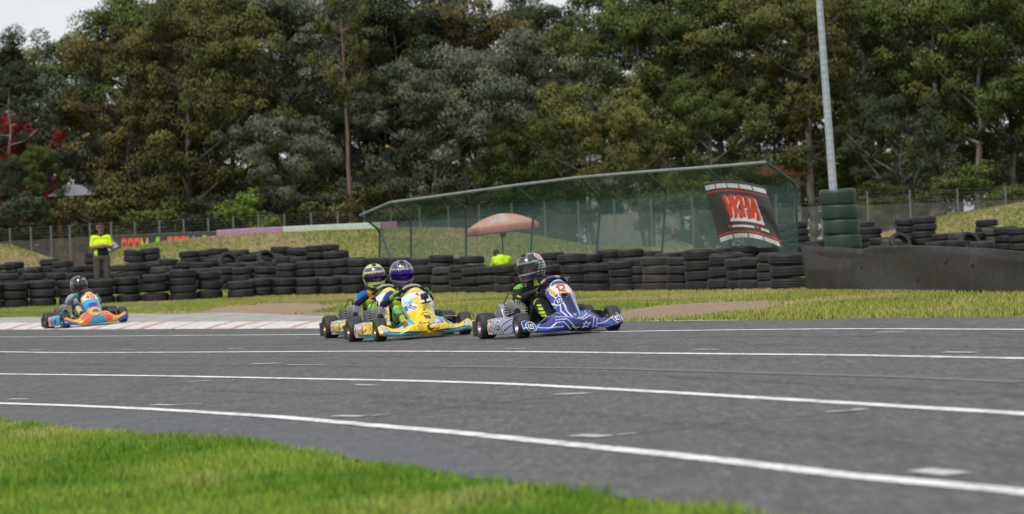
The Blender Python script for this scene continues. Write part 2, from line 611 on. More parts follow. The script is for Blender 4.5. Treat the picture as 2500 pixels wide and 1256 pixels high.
dm = t.new('Math', operation='MULTIPLY_ADD'); t.link(n2, dm.inputs[0]); dm.inputs[1].default_value = 1.0; dm.inputs[2].default_value = -0.55
da = t.new('Math', operation='ADD'); t.link(sep.outputs['Red'], da.inputs[0]); t.link(dm.outputs[0], da.inputs[1])
dfac = t.ramp(da.outputs[0], [(0.35, 0.0), (0.62, 1.0)])
c = t.mix(dfac, c, soil)
c = t.mix(t.ramp(n3, [(0.35, 0.5), (0.6, 0.0)]), c, t.mix(1.0, c, (0.55, 0.6, 0.5), 'MULTIPLY'))
t.link(c, t.p.inputs['Base Color'])
t.p.inputs['Roughness'].default_value = 0.95
t.p.inputs['Specular IOR Level'].default_value = 0.15
hsum = t.new('Math', operation='ADD'); t.link(n2, hsum.inputs[0]); t.link(n3, hsum.inputs[1])
t.bump(hsum.outputs[0], 0.9, 0.05)
ground = obj_from('ground', me, t.m)
tag(ground, kind='structure')

# --- concrete apron behind the kerb and the painted kerb itself
t = NT('worn_concrete')
v = t.coords('Object'); vv = t.coords('Object', (1, 0.3, 1))
n = t.noise(vv, 2.0, 6, 0.65); n2 = t.noise(v, 11, 6, 0.7)
c = t.ramp(n, [(0.3, (0.235, 0.220, 0.205)), (0.55, (0.33, 0.318, 0.305)), (0.75, (0.40, 0.39, 0.375))])
c = t.mix(t.ramp(n2, [(0.5, 0.0), (0.75, 0.65)]), c, (0.21, 0.18, 0.15))
t.link(c, t.p.inputs['Base Color']); t.p.inputs['Roughness'].default_value = 0.9
t.bump(n2, 0.5, 0.02)
APR_T = [(-900, 790), (0, 777), (120, 775), (310, 767), (420, 769), (560, 764), (700, 770), (850, 776), (1000, 784), (1100, 789), (1150, 791.5)]
KERB_L = [(-900, 812), (0, 805.5), (780, 802.5), (1000, 798.5), (1150, 795)]
KERB_T = [(-900, 801), (0, 794.5), (780, 793), (1000, 792), (1150, 791.5)]
acols = np.concatenate([np.arange(-800, 0, 60), np.arange(0, 1150, 20)])
apron = build_strip('concrete_apron', acols, lambda c: along(KERB_T, c) + 0.6, lambda c: along(APR_T, c), 14, 0.012, t.m)
tag(apron, kind='structure')
M_KERB = {}
for key, base_c, worn in (('white', (0.62, 0.60, 0.58), (0.30, 0.27, 0.25)), ('red', (0.40, 0.19, 0.16), (0.52, 0.45, 0.42))):
    t = NT('kerb_paint_' + key)
    v = t.coords('Object')
    n = t.noise(v, 6.0, 7, 0.7)
    c = t.mix(t.ramp(n, [(0.44, 0.0), (0.66, 0.9)]), base_c, worn)
    t.link(c, t.p.inputs['Base Color']); t.p.inputs['Roughness'].default_value = 0.75
    t.bump(n, 0.3, 0.01)
    M_KERB[key] = t.m
kerb = empty('kerb', gp(400, 803))
tag(kerb, kind='structure')
kc = -700.0
k = 0
while kc < 1130:
    for key, w in (('white', 58 + 22 * math.sin(k * 1.7)), ('red', 12 + 6 * math.sin(k * 2.3 + 1))):
        if kc + w > 1140:
            kc = 1e6
            break
        rows = []
        n_along = 5
        for q in range(n_along):
            a = kc + w * q / (n_along - 1)
            row = []
            for s_, zz in ((0.0, 0.008), (0.35, 0.030), (0.75, 0.046), (1.0, 0.050)):
                xx = a + 62 * s_
                yy = along(KERB_L, xx) * (1 - s_) + along(KERB_T, xx) * s_
                p = gp(xx, float(yy)); row.append((p.x, p.y, p.z + zz + (0.0015 if key == 'red' else 0)))
            rows.append(row)
        P = np.array(rows)
        P = np.concatenate([P[:, :1] - np.array([0, 0, 0.03]), P], 1)
        P[..., :2] = P[..., :2] - np.array([kerb.location.x, kerb.location.y]); P[..., 2] -= kerb.location.z
        mk = np_mesh('kerb_block', P.reshape(-1, 3), grid_faces(n_along, 5))
        obj_from('kerb_block', mk, M_KERB[key], kerb, smooth=False)
        kc += w
    k += 1

# --- painted lines
def mat_line(name, colr, wear, through):
    t = NT(name)
    v = t.coords('Object')
    n = t.noise(v, 22, 6, 0.75); n2 = t.noise(v, 2.5, 4, 0.6)
    s = t.new('Math', operation='MULTIPLY_ADD'); t.link(n2, s.inputs[0]); s.inputs[1].default_value = 0.55; t.link(n, s.inputs[2])
    worn = t.ramp(s.outputs[0], [(wear, 0.0), (wear + 0.16, through)])
    c = t.mix(worn, colr, (0.075, 0.073, 0.072))
    t.link(c, t.p.inputs['Base Color']); t.p.inputs['Roughness'].default_value = 0.7
    return t.m
M_LINE = mat_line('white_line_paint', (0.78, 0.77, 0.77), 0.74, 0.6)
M_FADE = mat_line('faded_line_paint', (0.125, 0.125, 0.125), 0.70, 0.8)
M_FADE2 = mat_line('tick_paint', (0.55, 0.54, 0.53), 0.78, 0.8)
M_YEL = mat_line('yellow_line_paint', (0.34, 0.26, 0.10), 0.70, 0.9)

def ground_line(name, pts, width, mat, lift, step=14, wob=0.0):
    xs = np.array([p[0] for p in pts]); ys = np.array([p[1] for p in pts])
    n = max(3, int((xs[-1] - xs[0]) / step))
    if n > 12 and len(pts) > 3:
        # smooth the hand-read points before laying the line
        q = np.linspace(xs[0], xs[-1], n)
        yy = np.interp(q, xs, ys)
        k = max(3, int(160 / step) | 1)
        pad = np.concatenate([yy[0] + (yy[0] - yy[1:k // 2 + 1][::-1]), yy, yy[-1] + (yy[-1] - yy[-k // 2:-1][::-1])])
        yy = np.convolve(pad, np.ones(k) / k, 'valid')[:n]
    else:
        q = np.linspace(xs[0], xs[-1], n); yy = np.interp(q, xs, ys)
    P = np.array([gp(a, float(b)) for a, b in zip(q, yy)])
    T = np.gradient(P[:, :2], axis=0)
    T /= np.linalg.norm(T, axis=1)[:, None] + 1e-9
    N = np.stack([-T[:, 1], T[:, 0]], 1)
    rng = np.random.default_rng(len(pts) * 7 + int(xs[0]) % 97)
    w = width * (1 + wob * rng.normal(size=(n, 2)))
    L = P[:, :2] + N * w[:, :1] / 2; R = P[:, :2] - N * w[:, 1:] / 2
    V = np.zeros((n, 2, 3))
    V[:, 0, :2] = L; V[:, 1, :2] = R
    V[..., 2] = H(V[..., 0], V[..., 1]) + 0.004 + lift
    me = np_mesh(name, V.reshape(-1, 3), grid_faces(n, 2))
    return obj_from(name, me, mat, track)

LINES = [
    [(-260, 826), (0, 824.5), (400, 821), (780, 818.3), (1150, 815.5), (1500, 812), (1600, 810), (1944, 806), (2104, 805), (2500, 807), (2800, 810)],
    [(-260, 857), (0, 860.5), (150, 863), (400, 862), (900, 859.5), (1300, 861), (1600, 865), (2059, 869.5), (2500, 878), (2800, 885)],
    [(-260, 911), (0, 915), (400, 920), (790, 928), (1000, 932), (1250, 940), (1600, 959), (2059, 987), (2500, 1014), (2800, 1034)],
    [(-260, 979), (0, 987), (210, 994), (400, 1003), (700, 1022), (900, 1041), (1090, 1057), (1300, 1079), (1500, 1100), (1700, 1121), (2059, 1164), (2500, 1206), (2800, 1240)],
]
for pts, w_ in zip(LINES, (0.085, 0.10, 0.105, 0.115)):
    ground_line('white_line', pts, w_, M_LINE, 0.004, wob=0.05)
ground_line('edge_line', [(1180, 790.5), (1400, 787.5), (1600, 785.5), (1800, 784)], 0.06, M_FADE2, 0.0045)
ground_line('old_line', [(1080, 896.5), (1500, 902), (1900, 914), (2200, 923), (2500, 936)], 0.12, M_FADE, 0.003)
ground_line('old_line', [(60, 972), (240, 952), (510, 934)], 0.03, M_FADE, 0.003)
ground_line('yellow_line', [(-80, 960), (0, 953), (310, 922), (640, 893)], 0.035, M_YEL, 0.003)
ground_line('yellow_line', [(1560, 792), (1700, 787)], 0.05, M_YEL, 0.003)
for a in ([(440, 990.5), (650, 974), (900, 957)], [(910, 1019), (1180, 989), (1400, 966)], [(1505, 1067), (1800, 1032), (2080, 1009)],
          [(1720, 857), (1900, 840), (2180, 816)], [(2400, 862), (2520, 853)], [(640, 892), (780, 880)], [(1640, 822), (1700, 815)]):
    ground_line('grid_box_line', a, 0.035, M_FADE, 0.003)
for x0, x1, y0, y1, w_ in ((25, 66, 977, 977.5, .07), (375, 427, 991.5, 992, .08), (440, 492, 991, 988, .05), (615, 682, 891, 889, .09), (700, 790, 893, 893, .03), (818, 886, 1019, 1020, .09),
                           (905, 950, 1018, 1016, .05), (1360, 1436, 966, 964, .09), (1405, 1478, 1067, 1070, .10), (1506, 1552, 1066, 1063, .05), (2015, 2068, 1010, 1007, .07), (2075, 2112, 1005, 1004, .08),
                           (2244, 2340, 1153, 1163, .11), (2305, 2380, 863, 864, .06), (2140, 2206, 814, 813.5, .05), (1700, 1752, 856, 856, .05), (870, 914, 942.5, 944, .06), (460, 515, 934.5, 932, .05),
                           (1230, 1282, 853.5, 853.5, .04), (75, 105, 856.5, 856.5, .05), (300, 330, 856.5, 856.5, .04), (555, 595, 853.5, 853.5, .04)):
    ground_line('grid_tick', [(x0, y0), ((x0 + x1) / 2, (y0 + y1) / 2), (x1, y1)], w_, M_FADE2, 0.0055, step=12)

t = NT('tyre_rubber_marks')
v = t.coords('Object', (6, 0.5, 1)); n = t.noise(v, 1.0, 6, 0.7)
t.p.inputs['Base Color'].default_value = (0.022, 0.022, 0.023, 1); t.p.inputs['Roughness'].default_value = 0.6
tp = t.new('BsdfTransparent'); ms = t.new('MixShader'); t.link(t.ramp(n, [(0.36, 0.0), (0.75, 0.30)]), ms.inputs['Fac'])
t.link(tp.outputs[0], ms.inputs[1]); t.link(t.p.outputs[0], ms.inputs[2]); t.link(ms.outputs[0], t.out.inputs['Surface'])
M_SKID = t.m
for pts in ([(-200, 838), (300, 836), (800, 832), (1300, 830), (1800, 824), (2600, 822)], [(-200, 846), (400, 844), (900, 842), (1400, 843), (2000, 846), (2600, 852)],
            [(-200, 890), (500, 893), (1100, 900), (1700, 925), (2600, 975)], [(300, 878), (800, 872), (1300, 872), (1900, 880)], [(900, 985), (1400, 1010), (1900, 1060), (2600, 1130)],
            [(500, 955), (900, 968), (1300, 990)]):
    ground_line('skid_mark', pts, 0.16, M_SKID, 0.0025, wob=0.3)

# --- grass blades: lawn by the camera and the far verge
def blades(name, X, Y, hgt, wid, hue, mat, lean=0.6):
    n = len(X)
    Z = H(X, Y)
    a = RNG.uniform(0, 2 * math.pi, n)
    hh = hgt * RNG.uniform(0.5, 1.35, n); ww = wid * RNG.uniform(0.7, 1.3, n)
    dx, dy = np.cos(a) * ww / 2, np.sin(a) * ww / 2
    la = RNG.uniform(0, 2 * math.pi, n); lr = lean * hh * RNG.uniform(0.1, 1.0, n)
    V = np.zeros((n, 3, 3))
    V[:, 0] = np.stack([X - dx, Y - dy, Z - 0.004], 1)
    V[:, 1] = np.stack([X + dx, Y + dy, Z - 0.004], 1)
    V[:, 2] = np.stack([X + np.cos(la) * lr, Y + np.sin(la) * lr, Z + hh], 1)
    C = np.repeat(hue[:, None, :], 3, 1).reshape(-1, 3)
    me = np_mesh(name, V.reshape(-1, 3), np.arange(3 * n).reshape(-1, 3), C)
    return obj_from(name, me, mat, smooth=False)

t = NT('grass_blade')
a = t.attr('paint')
t.link(a, t.p.inputs['Base Color']); t.p.inputs['Roughness'].default_value = 0.7
t.p.inputs['Specular IOR Level'].default_value = 0.2
tr = t.new('BsdfTranslucent'); t.link(a, tr.inputs['Color'])
ms = t.new('MixShader'); ms.inputs['Fac'].default_value = 0.25
gn = t.new('NewGeometry'); vm = t.new('VectorMath', operation='MULTIPLY_ADD'); t.link(gn.outputs['Normal'], vm.inputs[0]); vm.inputs[1].default_value = (0.45, 0.45, 0.45); vm.inputs[2].default_value = (0, 0, 0.8)
vn = t.new('VectorMath', operation='NORMALIZE'); t.link(vm.outputs[0], vn.inputs[0]); t.link(vn.outputs[0], t.p.inputs['Normal'])
t.link(t.p.outputs[0], ms.inputs[1]); t.link(tr.outputs[0], ms.inputs[2]); t.link(ms.outputs[0], t.out.inputs['Surface'])
M_BLADE = t.m

_LAT = np.random.default_rng(99).uniform(-1, 1, (8, 256, 256))
def vnoise(X, Y, sc, seed=0):
    """smooth patchy variation, about -1..1"""
    out = np.zeros(len(X)); amp = 1.0
    for o_ in range(4):
        f = sc * 0.5 * 2 ** o_
        x, y = X * f + seed * 17.3, Y * f + seed * 7.9
        i, j = np.floor(x).astype(int), np.floor(y).astype(int)
        fx, fy = x - i, y - j
        fx, fy = fx * fx * (3 - 2 * fx), fy * fy * (3 - 2 * fy)
        L = _LAT[(seed + o_) % 8]
        i0, i1, j0, j1 = i % 256, (i + 1) % 256, j % 256, (j + 1) % 256
        out += amp * ((L[i0, j0] * (1 - fx) + L[i1, j0] * fx) * (1 - fy) + (L[i0, j1] * (1 - fx) + L[i1, j1] * fx) * fy)
        amp *= 0.6
    return out * 0.8

def hue_mix(n, w_dry, w_lush, base, dry, lush):
    c = np.array(base)[None] * np.ones((n, 1))
    c = c * (1 - w_dry[:, None]) + np.array(dry)[None] * w_dry[:, None]
    c = c * (1 - w_lush[:, None]) + np.array(lush)[None] * w_lush[:, None]
    return c * RNG.uniform(0.75, 1.25, (n, 1))

N = 620000
X = RNG.uniform(-6.0, 2.2, N); Y = RNG.uniform(11.5, 40, N)
a, b, d = project(X, Y, H(X, Y))
edge = along(NEAR_E, a)
jit = vnoise(X, Y, 3.0, 3) * 3.5 + RNG.normal(0, 2.0, N)
ok = (b > edge - 2 + jit) & (a > -150) & (a < 2000) & (b < 1330)
X, Y = X[ok], Y[ok]
p1 = vnoise(X, Y * 0.45, 1.8, 5)
dry = np.clip(1.1 * p1 - 0.06 + RNG.normal(0, 0.2, len(X)), 0, 0.9)
lush = np.clip(1.6 * vnoise(X, Y * 0.45, 2.6, 6) + 0.30, 0, 1.0) * (1 - dry)
hue = hue_mix(len(X), dry, lush, (0.235, 0.345, 0.034), (0.470, 0.415, 0.150), (0.120, 0.255, 0.015))
o = blades('lawn_grass', X, Y, 0.034 * (1 + 0.7 * np.clip(vnoise(X, Y, 5.0, 12), -0.6, 1.0)), 0.011, hue, M_BLADE, 0.9)
tag(o, 'bright green lawn grass sloping down to the near edge of the asphalt', 'grass', kind='stuff')

N = 900000
X = RNG.uniform(-13, 12.5, N); Y = RNG.uniform(34, 101, N)
a, b, d = project(X, Y, H(X, Y))
far = along(FAR_E, a)
top_apr = along(APR_T, a)
dmk = dirt_mask(a, b)
lim = np.where(a < 1150, np.minimum(top_apr, far) - 0.5, far)
ok = (b < lim + RNG.normal(0, 0.7, N)) & (a > -120) & (a < 2620) & (RNG.uniform(0, 1, N) > dmk * 1.25 - 0.1 + 0.5 * np.clip(vnoise(X, Y, 2.2, 8), -0.3, 0.6))
X, Y, a, b = X[ok], Y[ok], a[ok], b[ok]
p1 = vnoise(X, Y * 0.5, 1.1, 9)
dry = np.clip(0.85 * p1 + 0.20 + RNG.normal(0, 0.22, len(X)), 0, 0.95)
lush = np.clip(1.0 * vnoise(X, Y * 0.6, 1.2, 10) - 0.05, 0, 0.9)
hue = hue_mix(len(X), dry, lush, (0.285, 0.325, 0.055), (0.470, 0.395, 0.165), (0.155, 0.265, 0.028))
o = blades('verge_grass', X, Y, 0.045, 0.022, hue, M_BLADE, 0.8)
tag(o, 'patchy green and straw coloured grass on the verge before the tyre wall', 'grass', kind='stuff')

N = 150000
X = RNG.uniform(-19, 19, N); Y = RNG.uniform(105, 125, N)
a, b, d = project(X, Y, H(X, Y))
ok = (a > -150) & (a < 2650) & (H(X, Y) > 0.35)
X, Y = X[ok], Y[ok]
dry = np.clip(1.1 * vnoise(X, Y * 0.6, 0.9, 2) + 0.42 + RNG.normal(0, 0.2, len(X)), 0, 1.0)
lush = np.clip(1.2 * vnoise(X, Y * 0.7, 0.8, 4) - 0.05, 0, 0.9)
hue = hue_mix(len(X), dry, lush, (0.240, 0.260, 0.060), (0.430, 0.335, 0.180), (0.170, 0.240, 0.040))
o = blades('mound_grass', X, Y, 0.055, 0.05, hue, M_BLADE, 0.9)
tag(o, 'rough straw and green grass on the mounds behind the tyre heaps', 'grass', kind='stuff')

# ================================================================== TREES
t = NT('leaf')
a = t.attr('paint')
oi = t.new('ObjectInfo')
t2 = t.mix(1.0, a, oi.outputs['Color'], 'MULTIPLY')
t.link(t2, t.p.inputs['Base Color']); t.p.inputs['Roughness'].default_value = 0.65
t.p.inputs['Specular IOR Level'].default_value = 0.2
fa = t.new('Attribute'); fa.attribute_name = 'bough'
vt = t.new('VectorTransform', vector_type='NORMAL', convert_from='OBJECT', convert_to='WORLD'); t.link(fa.outputs['Vector'], vt.inputs[0])
gn = t.new('NewGeometry'); vm = t.new('VectorMath', operation='MULTIPLY_ADD')
t.link(gn.outputs['Normal'], vm.inputs[0]); vm.inputs[1].default_value = (0.55, 0.55, 0.55); t.link(vt.outputs[0], vm.inputs[2])
vn = t.new('VectorMath', operation='NORMALIZE'); t.link(vm.outputs[0], vn.inputs[0]); t.link(vn.outputs[0], t.p.inputs['Normal'])
tr = t.new('BsdfTranslucent'); t.link(t2, tr.inputs['Color'])
ms = t.new('MixShader'); ms.inputs['Fac'].default_value = 0.12
t.link(t.p.outputs[0], ms.inputs[1]); t.link(tr.outputs[0], ms.inputs[2]); t.link(ms.outputs[0], t.out.inputs['Surface'])
M_LEAF = t.m
def mat_bark(name, stops):
    t = NT(name)
    v = t.coords('Object', (3, 3, 0.6))
    n = t.noise(v, 3.0, 6, 0.65)
    t.link(t.ramp(n, stops), t.p.inputs['Base Color']); t.p.inputs['Roughness'].default_value = 0.85
    t.bump(n, 0.6, 0.05)
    return t.m
M_BARK = {'grey': mat_bark('bark_grey', [(0.3, (0.10, 0.085, 0.075)), (0.6, (0.23, 0.20, 0.18))]),
          'red': mat_bark('bark_red', [(0.3, (0.085, 0.052, 0.038)), (0.6, (0.19, 0.125, 0.095))]),
          'dark': mat_bark('bark_dark', [(0.3, (0.035, 0.028, 0.024)), (0.6, (0.09, 0.075, 0.065))])}

def tree_meshes(seed, h=16.0, spread=3.6, base=0.22, nlimb=11, clump_r=1.25, per=170, fork=False, leaf=0.30, droop=0.75):
    r = np.random.default_rng(seed)
    mb = MB()
    # trunk
    n = 9
    lean = r.normal(0, 0.03 * h, 2)
    tr_pts = []
    for i in range(n):
        s = i / (n - 1)
        tr_pts.append(Vector((lean[0] * s ** 1.4 + r.normal(0, 0.07), lean[1] * s ** 1.4 + r.normal(0, 0.07), s * h * 0.86)))
    r0 = 0.016 * h
    mb.tube([tr_pts[0] - Vector((0, 0, 0.4))] + tr_pts, [r0 * 1.35] + [r0 * (1 - 0.85 * i / (n - 1)) for i in range(n)], 8)
    tips = []
    def trunk_at(s):
        k = min(n - 2, int(s * (n - 1))); f = s * (n - 1) - k
        return tr_pts[k].lerp(tr_pts[k + 1], f)
    ang = r.uniform(0, 6.28)
    for i in range(nlimb):
        s = base + (0.97 - base) * (i + r.uniform(0, 0.9)) / nlimb
        p = trunk_at(min(s, 0.99))
        ang += 2.4 + r.normal(0, 0.4)
        prof = math.sin(math.pi * min(1, max(0.08, (s - base * 0.6) / (1.12 - base * 0.6))) ** 0.8)
        L = spread * (0.45 + 0.75 * prof) * r.uniform(0.75, 1.2)
        rise = L * r.uniform(0.35, 0.95)
        e = p + Vector((math.cos(ang) * L, math.sin(ang) * L, rise))
        mid = p.lerp(e, 0.5) + Vector((0, 0, -0.08 * L + r.normal(0, 0.1)))
        rr = r0 * (1 - 0.85 * s) * 0.55 + 0.02
        mb.tube([p, mid, e], [rr, rr * 0.7, 0.02], 6, cap=False)
        tips.append((e, 1.0)); tips.append((mid, 0.75))
        for q in range(2):
            a2 = ang + r.normal(0, 0.9)
            e2 = mid + Vector((math.cos(a2), math.sin(a2), r.uniform(0.1, 0.9))) * (L * 0.45)
            mb.tube([mid, e2], [rr * 0.5, 0.015], 5, cap=False)
            tips.append((e2, 0.85))
    for q in range(4):
        tips.append((tr_pts[-1] + Vector((r.normal(0, 0.6), r.normal(0, 0.6), r.uniform(-0.6, 0.9))), 0.85))
    # crown: every limb end carries a bough of several leafy lumps
    Vs, Cs, Ns = [], [], []
    for c, k in tips:
        R = clump_r * k * r.uniform(0.75, 1.2)
        tone = r.uniform(0.72, 1.22)
        warm = r.uniform(-0.08, 0.09)
        nl = r.integers(4, 7)
        for q in range(nl):
            dv = r.normal(size=3); dv[2] = abs(dv[2]) * 0.7 - 0.15; dv /= np.linalg.norm(dv)
            cc = np.array(c) + dv * R * r.uniform(0.35, 0.85)
            rs = R * r.uniform(0.34, 0.56)
            m = int(per * k / nl * r.uniform(0.7, 1.3))
            d = r.normal(size=(m, 3)); d /= np.linalg.norm(d, axis=1)[:, None]
            rad = rs * r.uniform(0.45, 1.0, m) ** 0.6
            P = cc[None] + d * rad[:, None] * np.array([1.0, 1.0, 0.85])[None] + r.normal(0, 0.05 * rs, (m, 3))
            P[:, 2] -= droop * 0.15 * rs
            la = np.stack([r.normal(0, 0.55, m), r.normal(0, 0.55, m), -droop + r.normal(0, 0.55, m)], 1)
            la /= np.linalg.norm(la, axis=1)[:, None]
            sd_ = np.cross(la, r.normal(size=(m, 3))); sd_ /= np.linalg.norm(sd_, axis=1)[:, None] + 1e-9
            ln = leaf * r.uniform(0.6, 1.35, m)[:, None]; wd = leaf * 0.25 * r.uniform(0.7, 1.4, m)[:, None]
            Vs.append(np.stack([P, P + la * ln * 0.45 + sd_ * wd, P + la * ln, P + la * ln * 0.45 - sd_ * wd], 1))
            col = np.ones((m, 3)) * tone * r.uniform(0.85, 1.15) * r.uniform(0.8, 1.2, (m, 1))
            col[:, 0] *= 1 + warm + r.normal(0, 0.06, m)
            col[:, 2] *= 1 - warm
            Cs.append(np.repeat(col, 4, 0)); Ns.append(np.repeat(d, 4, 0))
    V = np.concatenate(Vs).reshape(-1, 3)
    C = np.clip(np.concatenate(Cs), 0.05, 3)
    crown = np_mesh('crown', V, np.arange(len(V)).reshape(-1, 4), C)
    na = crown.attributes.new('bough', 'FLOAT_VECTOR', 'POINT'); na.data.foreach_set('vector', np.concatenate(Ns).astype(np.float32).ravel())
    crown.materials.append(M_LEAF)
    trunk = bpy.data.meshes.new('trunk')
    trunk.from_pydata([tuple(p) for p in mb.v], [], mb.f); trunk.update()
    trunk.materials.append(M_BARK['grey'])
    trunk.polygons.foreach_set('use_smooth', np.ones(len(trunk.polygons), dtype=bool))
    return trunk, crown

TV = {
    'tall':   [tree_meshes(s, 16, 2.3, 0.38, 13, 1.35, 820, leaf=0.15) for s in (21, 22, 23)],
    'full':   [tree_meshes(s, 16, 2.9, 0.14, 17, 1.45, 800, leaf=0.15) for s in (31, 32, 33)],
    'round':  [tree_meshes(s, 9, 2.5, 0.14, 11, 1.15, 780, leaf=0.12) for s in (41, 42, 43)],
    'sparse': [tree_meshes(s, 17, 2.0, 0.55, 8, 1.0, 360, leaf=0.15) for s in (51, 52)],
    'bush':   [tree_meshes(s, 3.4, 1.2, 0.08, 8, 0.75, 420, leaf=0.10) for s in (61, 62)],
}
TREE_H = {'tall': 16, 'full': 16, 'round': 9, 'sparse': 17, 'bush': 3.4}
TONE = {'olive': (0.132, 0.140, 0.040), 'brown': (0.150, 0.128, 0.040), 'grey': (0.188, 0.205, 0.132), 'dark': (0.062, 0.080, 0.036),
        'green': (0.108, 0.146, 0.034), 'yellow': (0.178, 0.186, 0.052), 'teal': (0.120, 0.150, 0.100), 'lime': (0.15, 0.23, 0.034), 'red': (0.48, 0.035, 0.040)}
_used = {}
def tree(kind, px, D, top, tone, label, bark='grey', wk=1.0, group=None, cat='tree', name='gum_tree'):
    b = gdepth(px, D)
    t_ = at(px, top, D)
    k = (t_.z - b.z) / (TREE_H[kind] * (1.0 if kind != 'bush' else 1.15))
    i = _used.get(kind, 0); _used[kind] = i + 1
    tm, cm = TV[kind][i % len(TV[kind])]
    root = empty(name, b, random.uniform(0, 6.28))
    root.scale = (k * wk, k * wk, k)
    tag(root, label, cat, group)
    tr_ = put(bpy.data.objects.new('trunk', tm), root)
    if bark != 'grey':
        tr_.material_slots[0].link = 'OBJECT'; tr_.material_slots[0].material = M_BARK[bark]
    cr_ = put(bpy.data.objects.new('crown', cm), root)
    f = random.uniform(0.9, 1.1)
    cr_.color = (*[x * f for x in TONE[tone]], 1)
    return root

GT = 'gum trees beyond the boundary fence'
FRONT = [  # kind, px, distance, top pixel, tone, bark, width, label
    ('sparse', 30, 203, 120, 'dark', 'grey', 0.9, 'thin dark gum tree standing in front of the red-leaved tree'),
    ('round', 5, 201, 390, 'dark', 'grey', 0.9, 'low dark gum tree beneath the red-leaved tree'),
    ('tall', 15, 212, 50, 'dark', 'grey', 1.0, 'dark gum tree with pale forked limbs behind the red-leaved tree'),
    ('round', 150, 208, 190, 'teal', 'red', 1.0, 'blue-green gum tree above the pale grey roofed pavilion'),
    ('tall', 112, 202, 330, 'green', 'red', 0.8, 'reddish trunked gum tree between the red-leaved tree and the pavilion'),
    ('round', 52, 206, 275, 'red', 'dark', 0.8, 'bright red-leaved tree half hidden among dark gum trees'),
    ('full', 330, 206, 30, 'brown', 'dark', 1.05, 'broad rusty olive gum tree behind the standing marshal in hi-vis shirt'),
    ('full', 470, 203, -40, 'olive', 'dark', 1.0, 'tall olive gum tree behind the orange banner lettering'),
    ('full', 585, 207, -60, 'olive', 'dark', 0.95, 'tall yellowish olive gum tree behind the pink banner end'),
    ('tall', 690, 210, -90, 'grey', 'dark', 1.1, 'tall ash green gum tree behind the pink fence banner'),
    ('round', 735, 200, 285, 'grey', 'dark', 1.05, 'low ash green gum tree beside the bare reddish trunk'),
    ('sparse', 862, 199, -120, 'olive', 'red', 0.62, 'gaunt gum tree with a long bare reddish trunk'),
    ('full', 905, 218, -30, 'dark', 'dark', 1.0, 'dark green gum tree behind the bare reddish trunk'),
    ('round', 945, 213, 195, 'teal', 'dark', 0.8, 'slim blue-green gum tree between bare trunk and round grey-green tree'),
    ('tall', 1010, 214, -80, 'dark', 'dark', 1.1, 'tall dark gum tree rising above the round grey-green trees'),
    ('tall', 1140, 216, -50, 'brown', 'dark', 1.2, 'tall rusty brown gum tree above the round grey-green trees'),
    ('round', 1075, 201, 165, 'grey', 'dark', 1.05, 'round pale grey-green gum tree above the low end of the green net fence'),
    ('round', 1180, 203, 120, 'grey', 'dark', 1.0, 'round grey-green gum tree above the orange umbrella'),
    ('round', 1285, 200, 268, 'green', 'dark', 0.95, 'round mid-green gum tree behind the second bay of the net fence'),
    ('round', 1290, 206, 110, 'grey', 'dark', 0.9, 'tall grey-green gum tree rising behind the round mid-green one'),
    ('tall', 1390, 212, 30, 'olive', 'grey', 1.15, 'airy olive gum tree left of the gap of sky'),
    ('round', 1450, 201, 205, 'yellow', 'grey', 1.0, 'yellow-olive gum tree with a pale broken limb'),
    ('full', 1590, 209, -30, 'green', 'grey', 1.0, 'full mid-green gum tree right of the gap of sky'),
    ('round', 1570, 199, 235, 'yellow', 'grey', 0.9, 'low yellow-green gum tree above the middle of the net fence'),
    ('tall', 1700, 207, -70, 'green', 'grey', 1.1, 'tall green gum tree above the black banner'),
    ('round', 1745, 200, 210, 'green', 'grey', 0.9, 'low bright green gum tree above the black banner'),
    ('full', 1840, 206, -80, 'olive', 'grey', 1.0, 'tall olive gum tree left of the steel light pole'),
    ('tall', 1985, 204, -60, 'olive', 'grey', 1.1, 'gum tree with spreading pale limbs just behind the steel light pole'),
    ('full', 2130, 207, -90, 'green', 'grey', 1.0, 'tall green gum tree right of the steel light pole'),
    ('round', 2205, 200, 235, 'dark', 'grey', 0.9, 'low dark gum tree with a thin trunk behind the wire fence'),
    ('tall', 2290, 206, -80, 'olive', 'grey', 1.1, 'tall gum tree with a bent pale trunk above the dry mound'),
    ('tall', 2390, 203, -100, 'green', 'grey', 1.0, 'tall gum tree with a slim straight pale trunk above the dry mound'),
    ('full', 2480, 208, -90, 'dark', 'grey', 1.0, 'dark full gum tree above the highest part of the dry mound'),
    ('tall', 2590, 204, -60, 'olive', 'grey', 1.0, 'gum tree past the highest part of the dry mound'),
    ('tall', -110, 206, 60, 'dark', 'grey', 1.0, 'dark gum tree past the red-leaved tree'),
]
for kd, px, D, top, tone, bark, wk, lab in FRONT:
    tree(kd, px, D, top, tone, lab, bark, wk)
BACK = [(-60, 80), (70, 95), (205, 75), (300, -60), (420, -80), (530, -100), (640, -90), (760, -70), (880, 60), (960, -30), (1080, -60),
        (1200, 40), (1300, -60), (1395, 40), (1570, -60), (1650, -80), (1770, -90), (1900, -90), (2040, -90), (2160, -90), (2260, -80), (2350, -90), (2440, -90), (2550, -80)]
for i, (px, top) in enumerate(BACK):
    tree('full' if i % 3 else 'tall', px, 236 + 12 * ((i * 7) % 5) / 2, top, ['dark', 'olive', 'dark', 'green', 'green'][i % 5],
         'dark gum tree in the back rank, seen between the front trees', 'dark', 1.15, 'gum trees of the back rank')
tree('bush', 612, 196, 470, 'lime', 'bright green bush below the gum trees, above the pink banner', 'dark', 1.0, None, 'bush', 'bush')
tree('bush', 2485, 196, 455, 'lime', 'bright green bush behind the wire fence at the top of the dry mound', 'dark', 1.1, None, 'bush', 'bush')
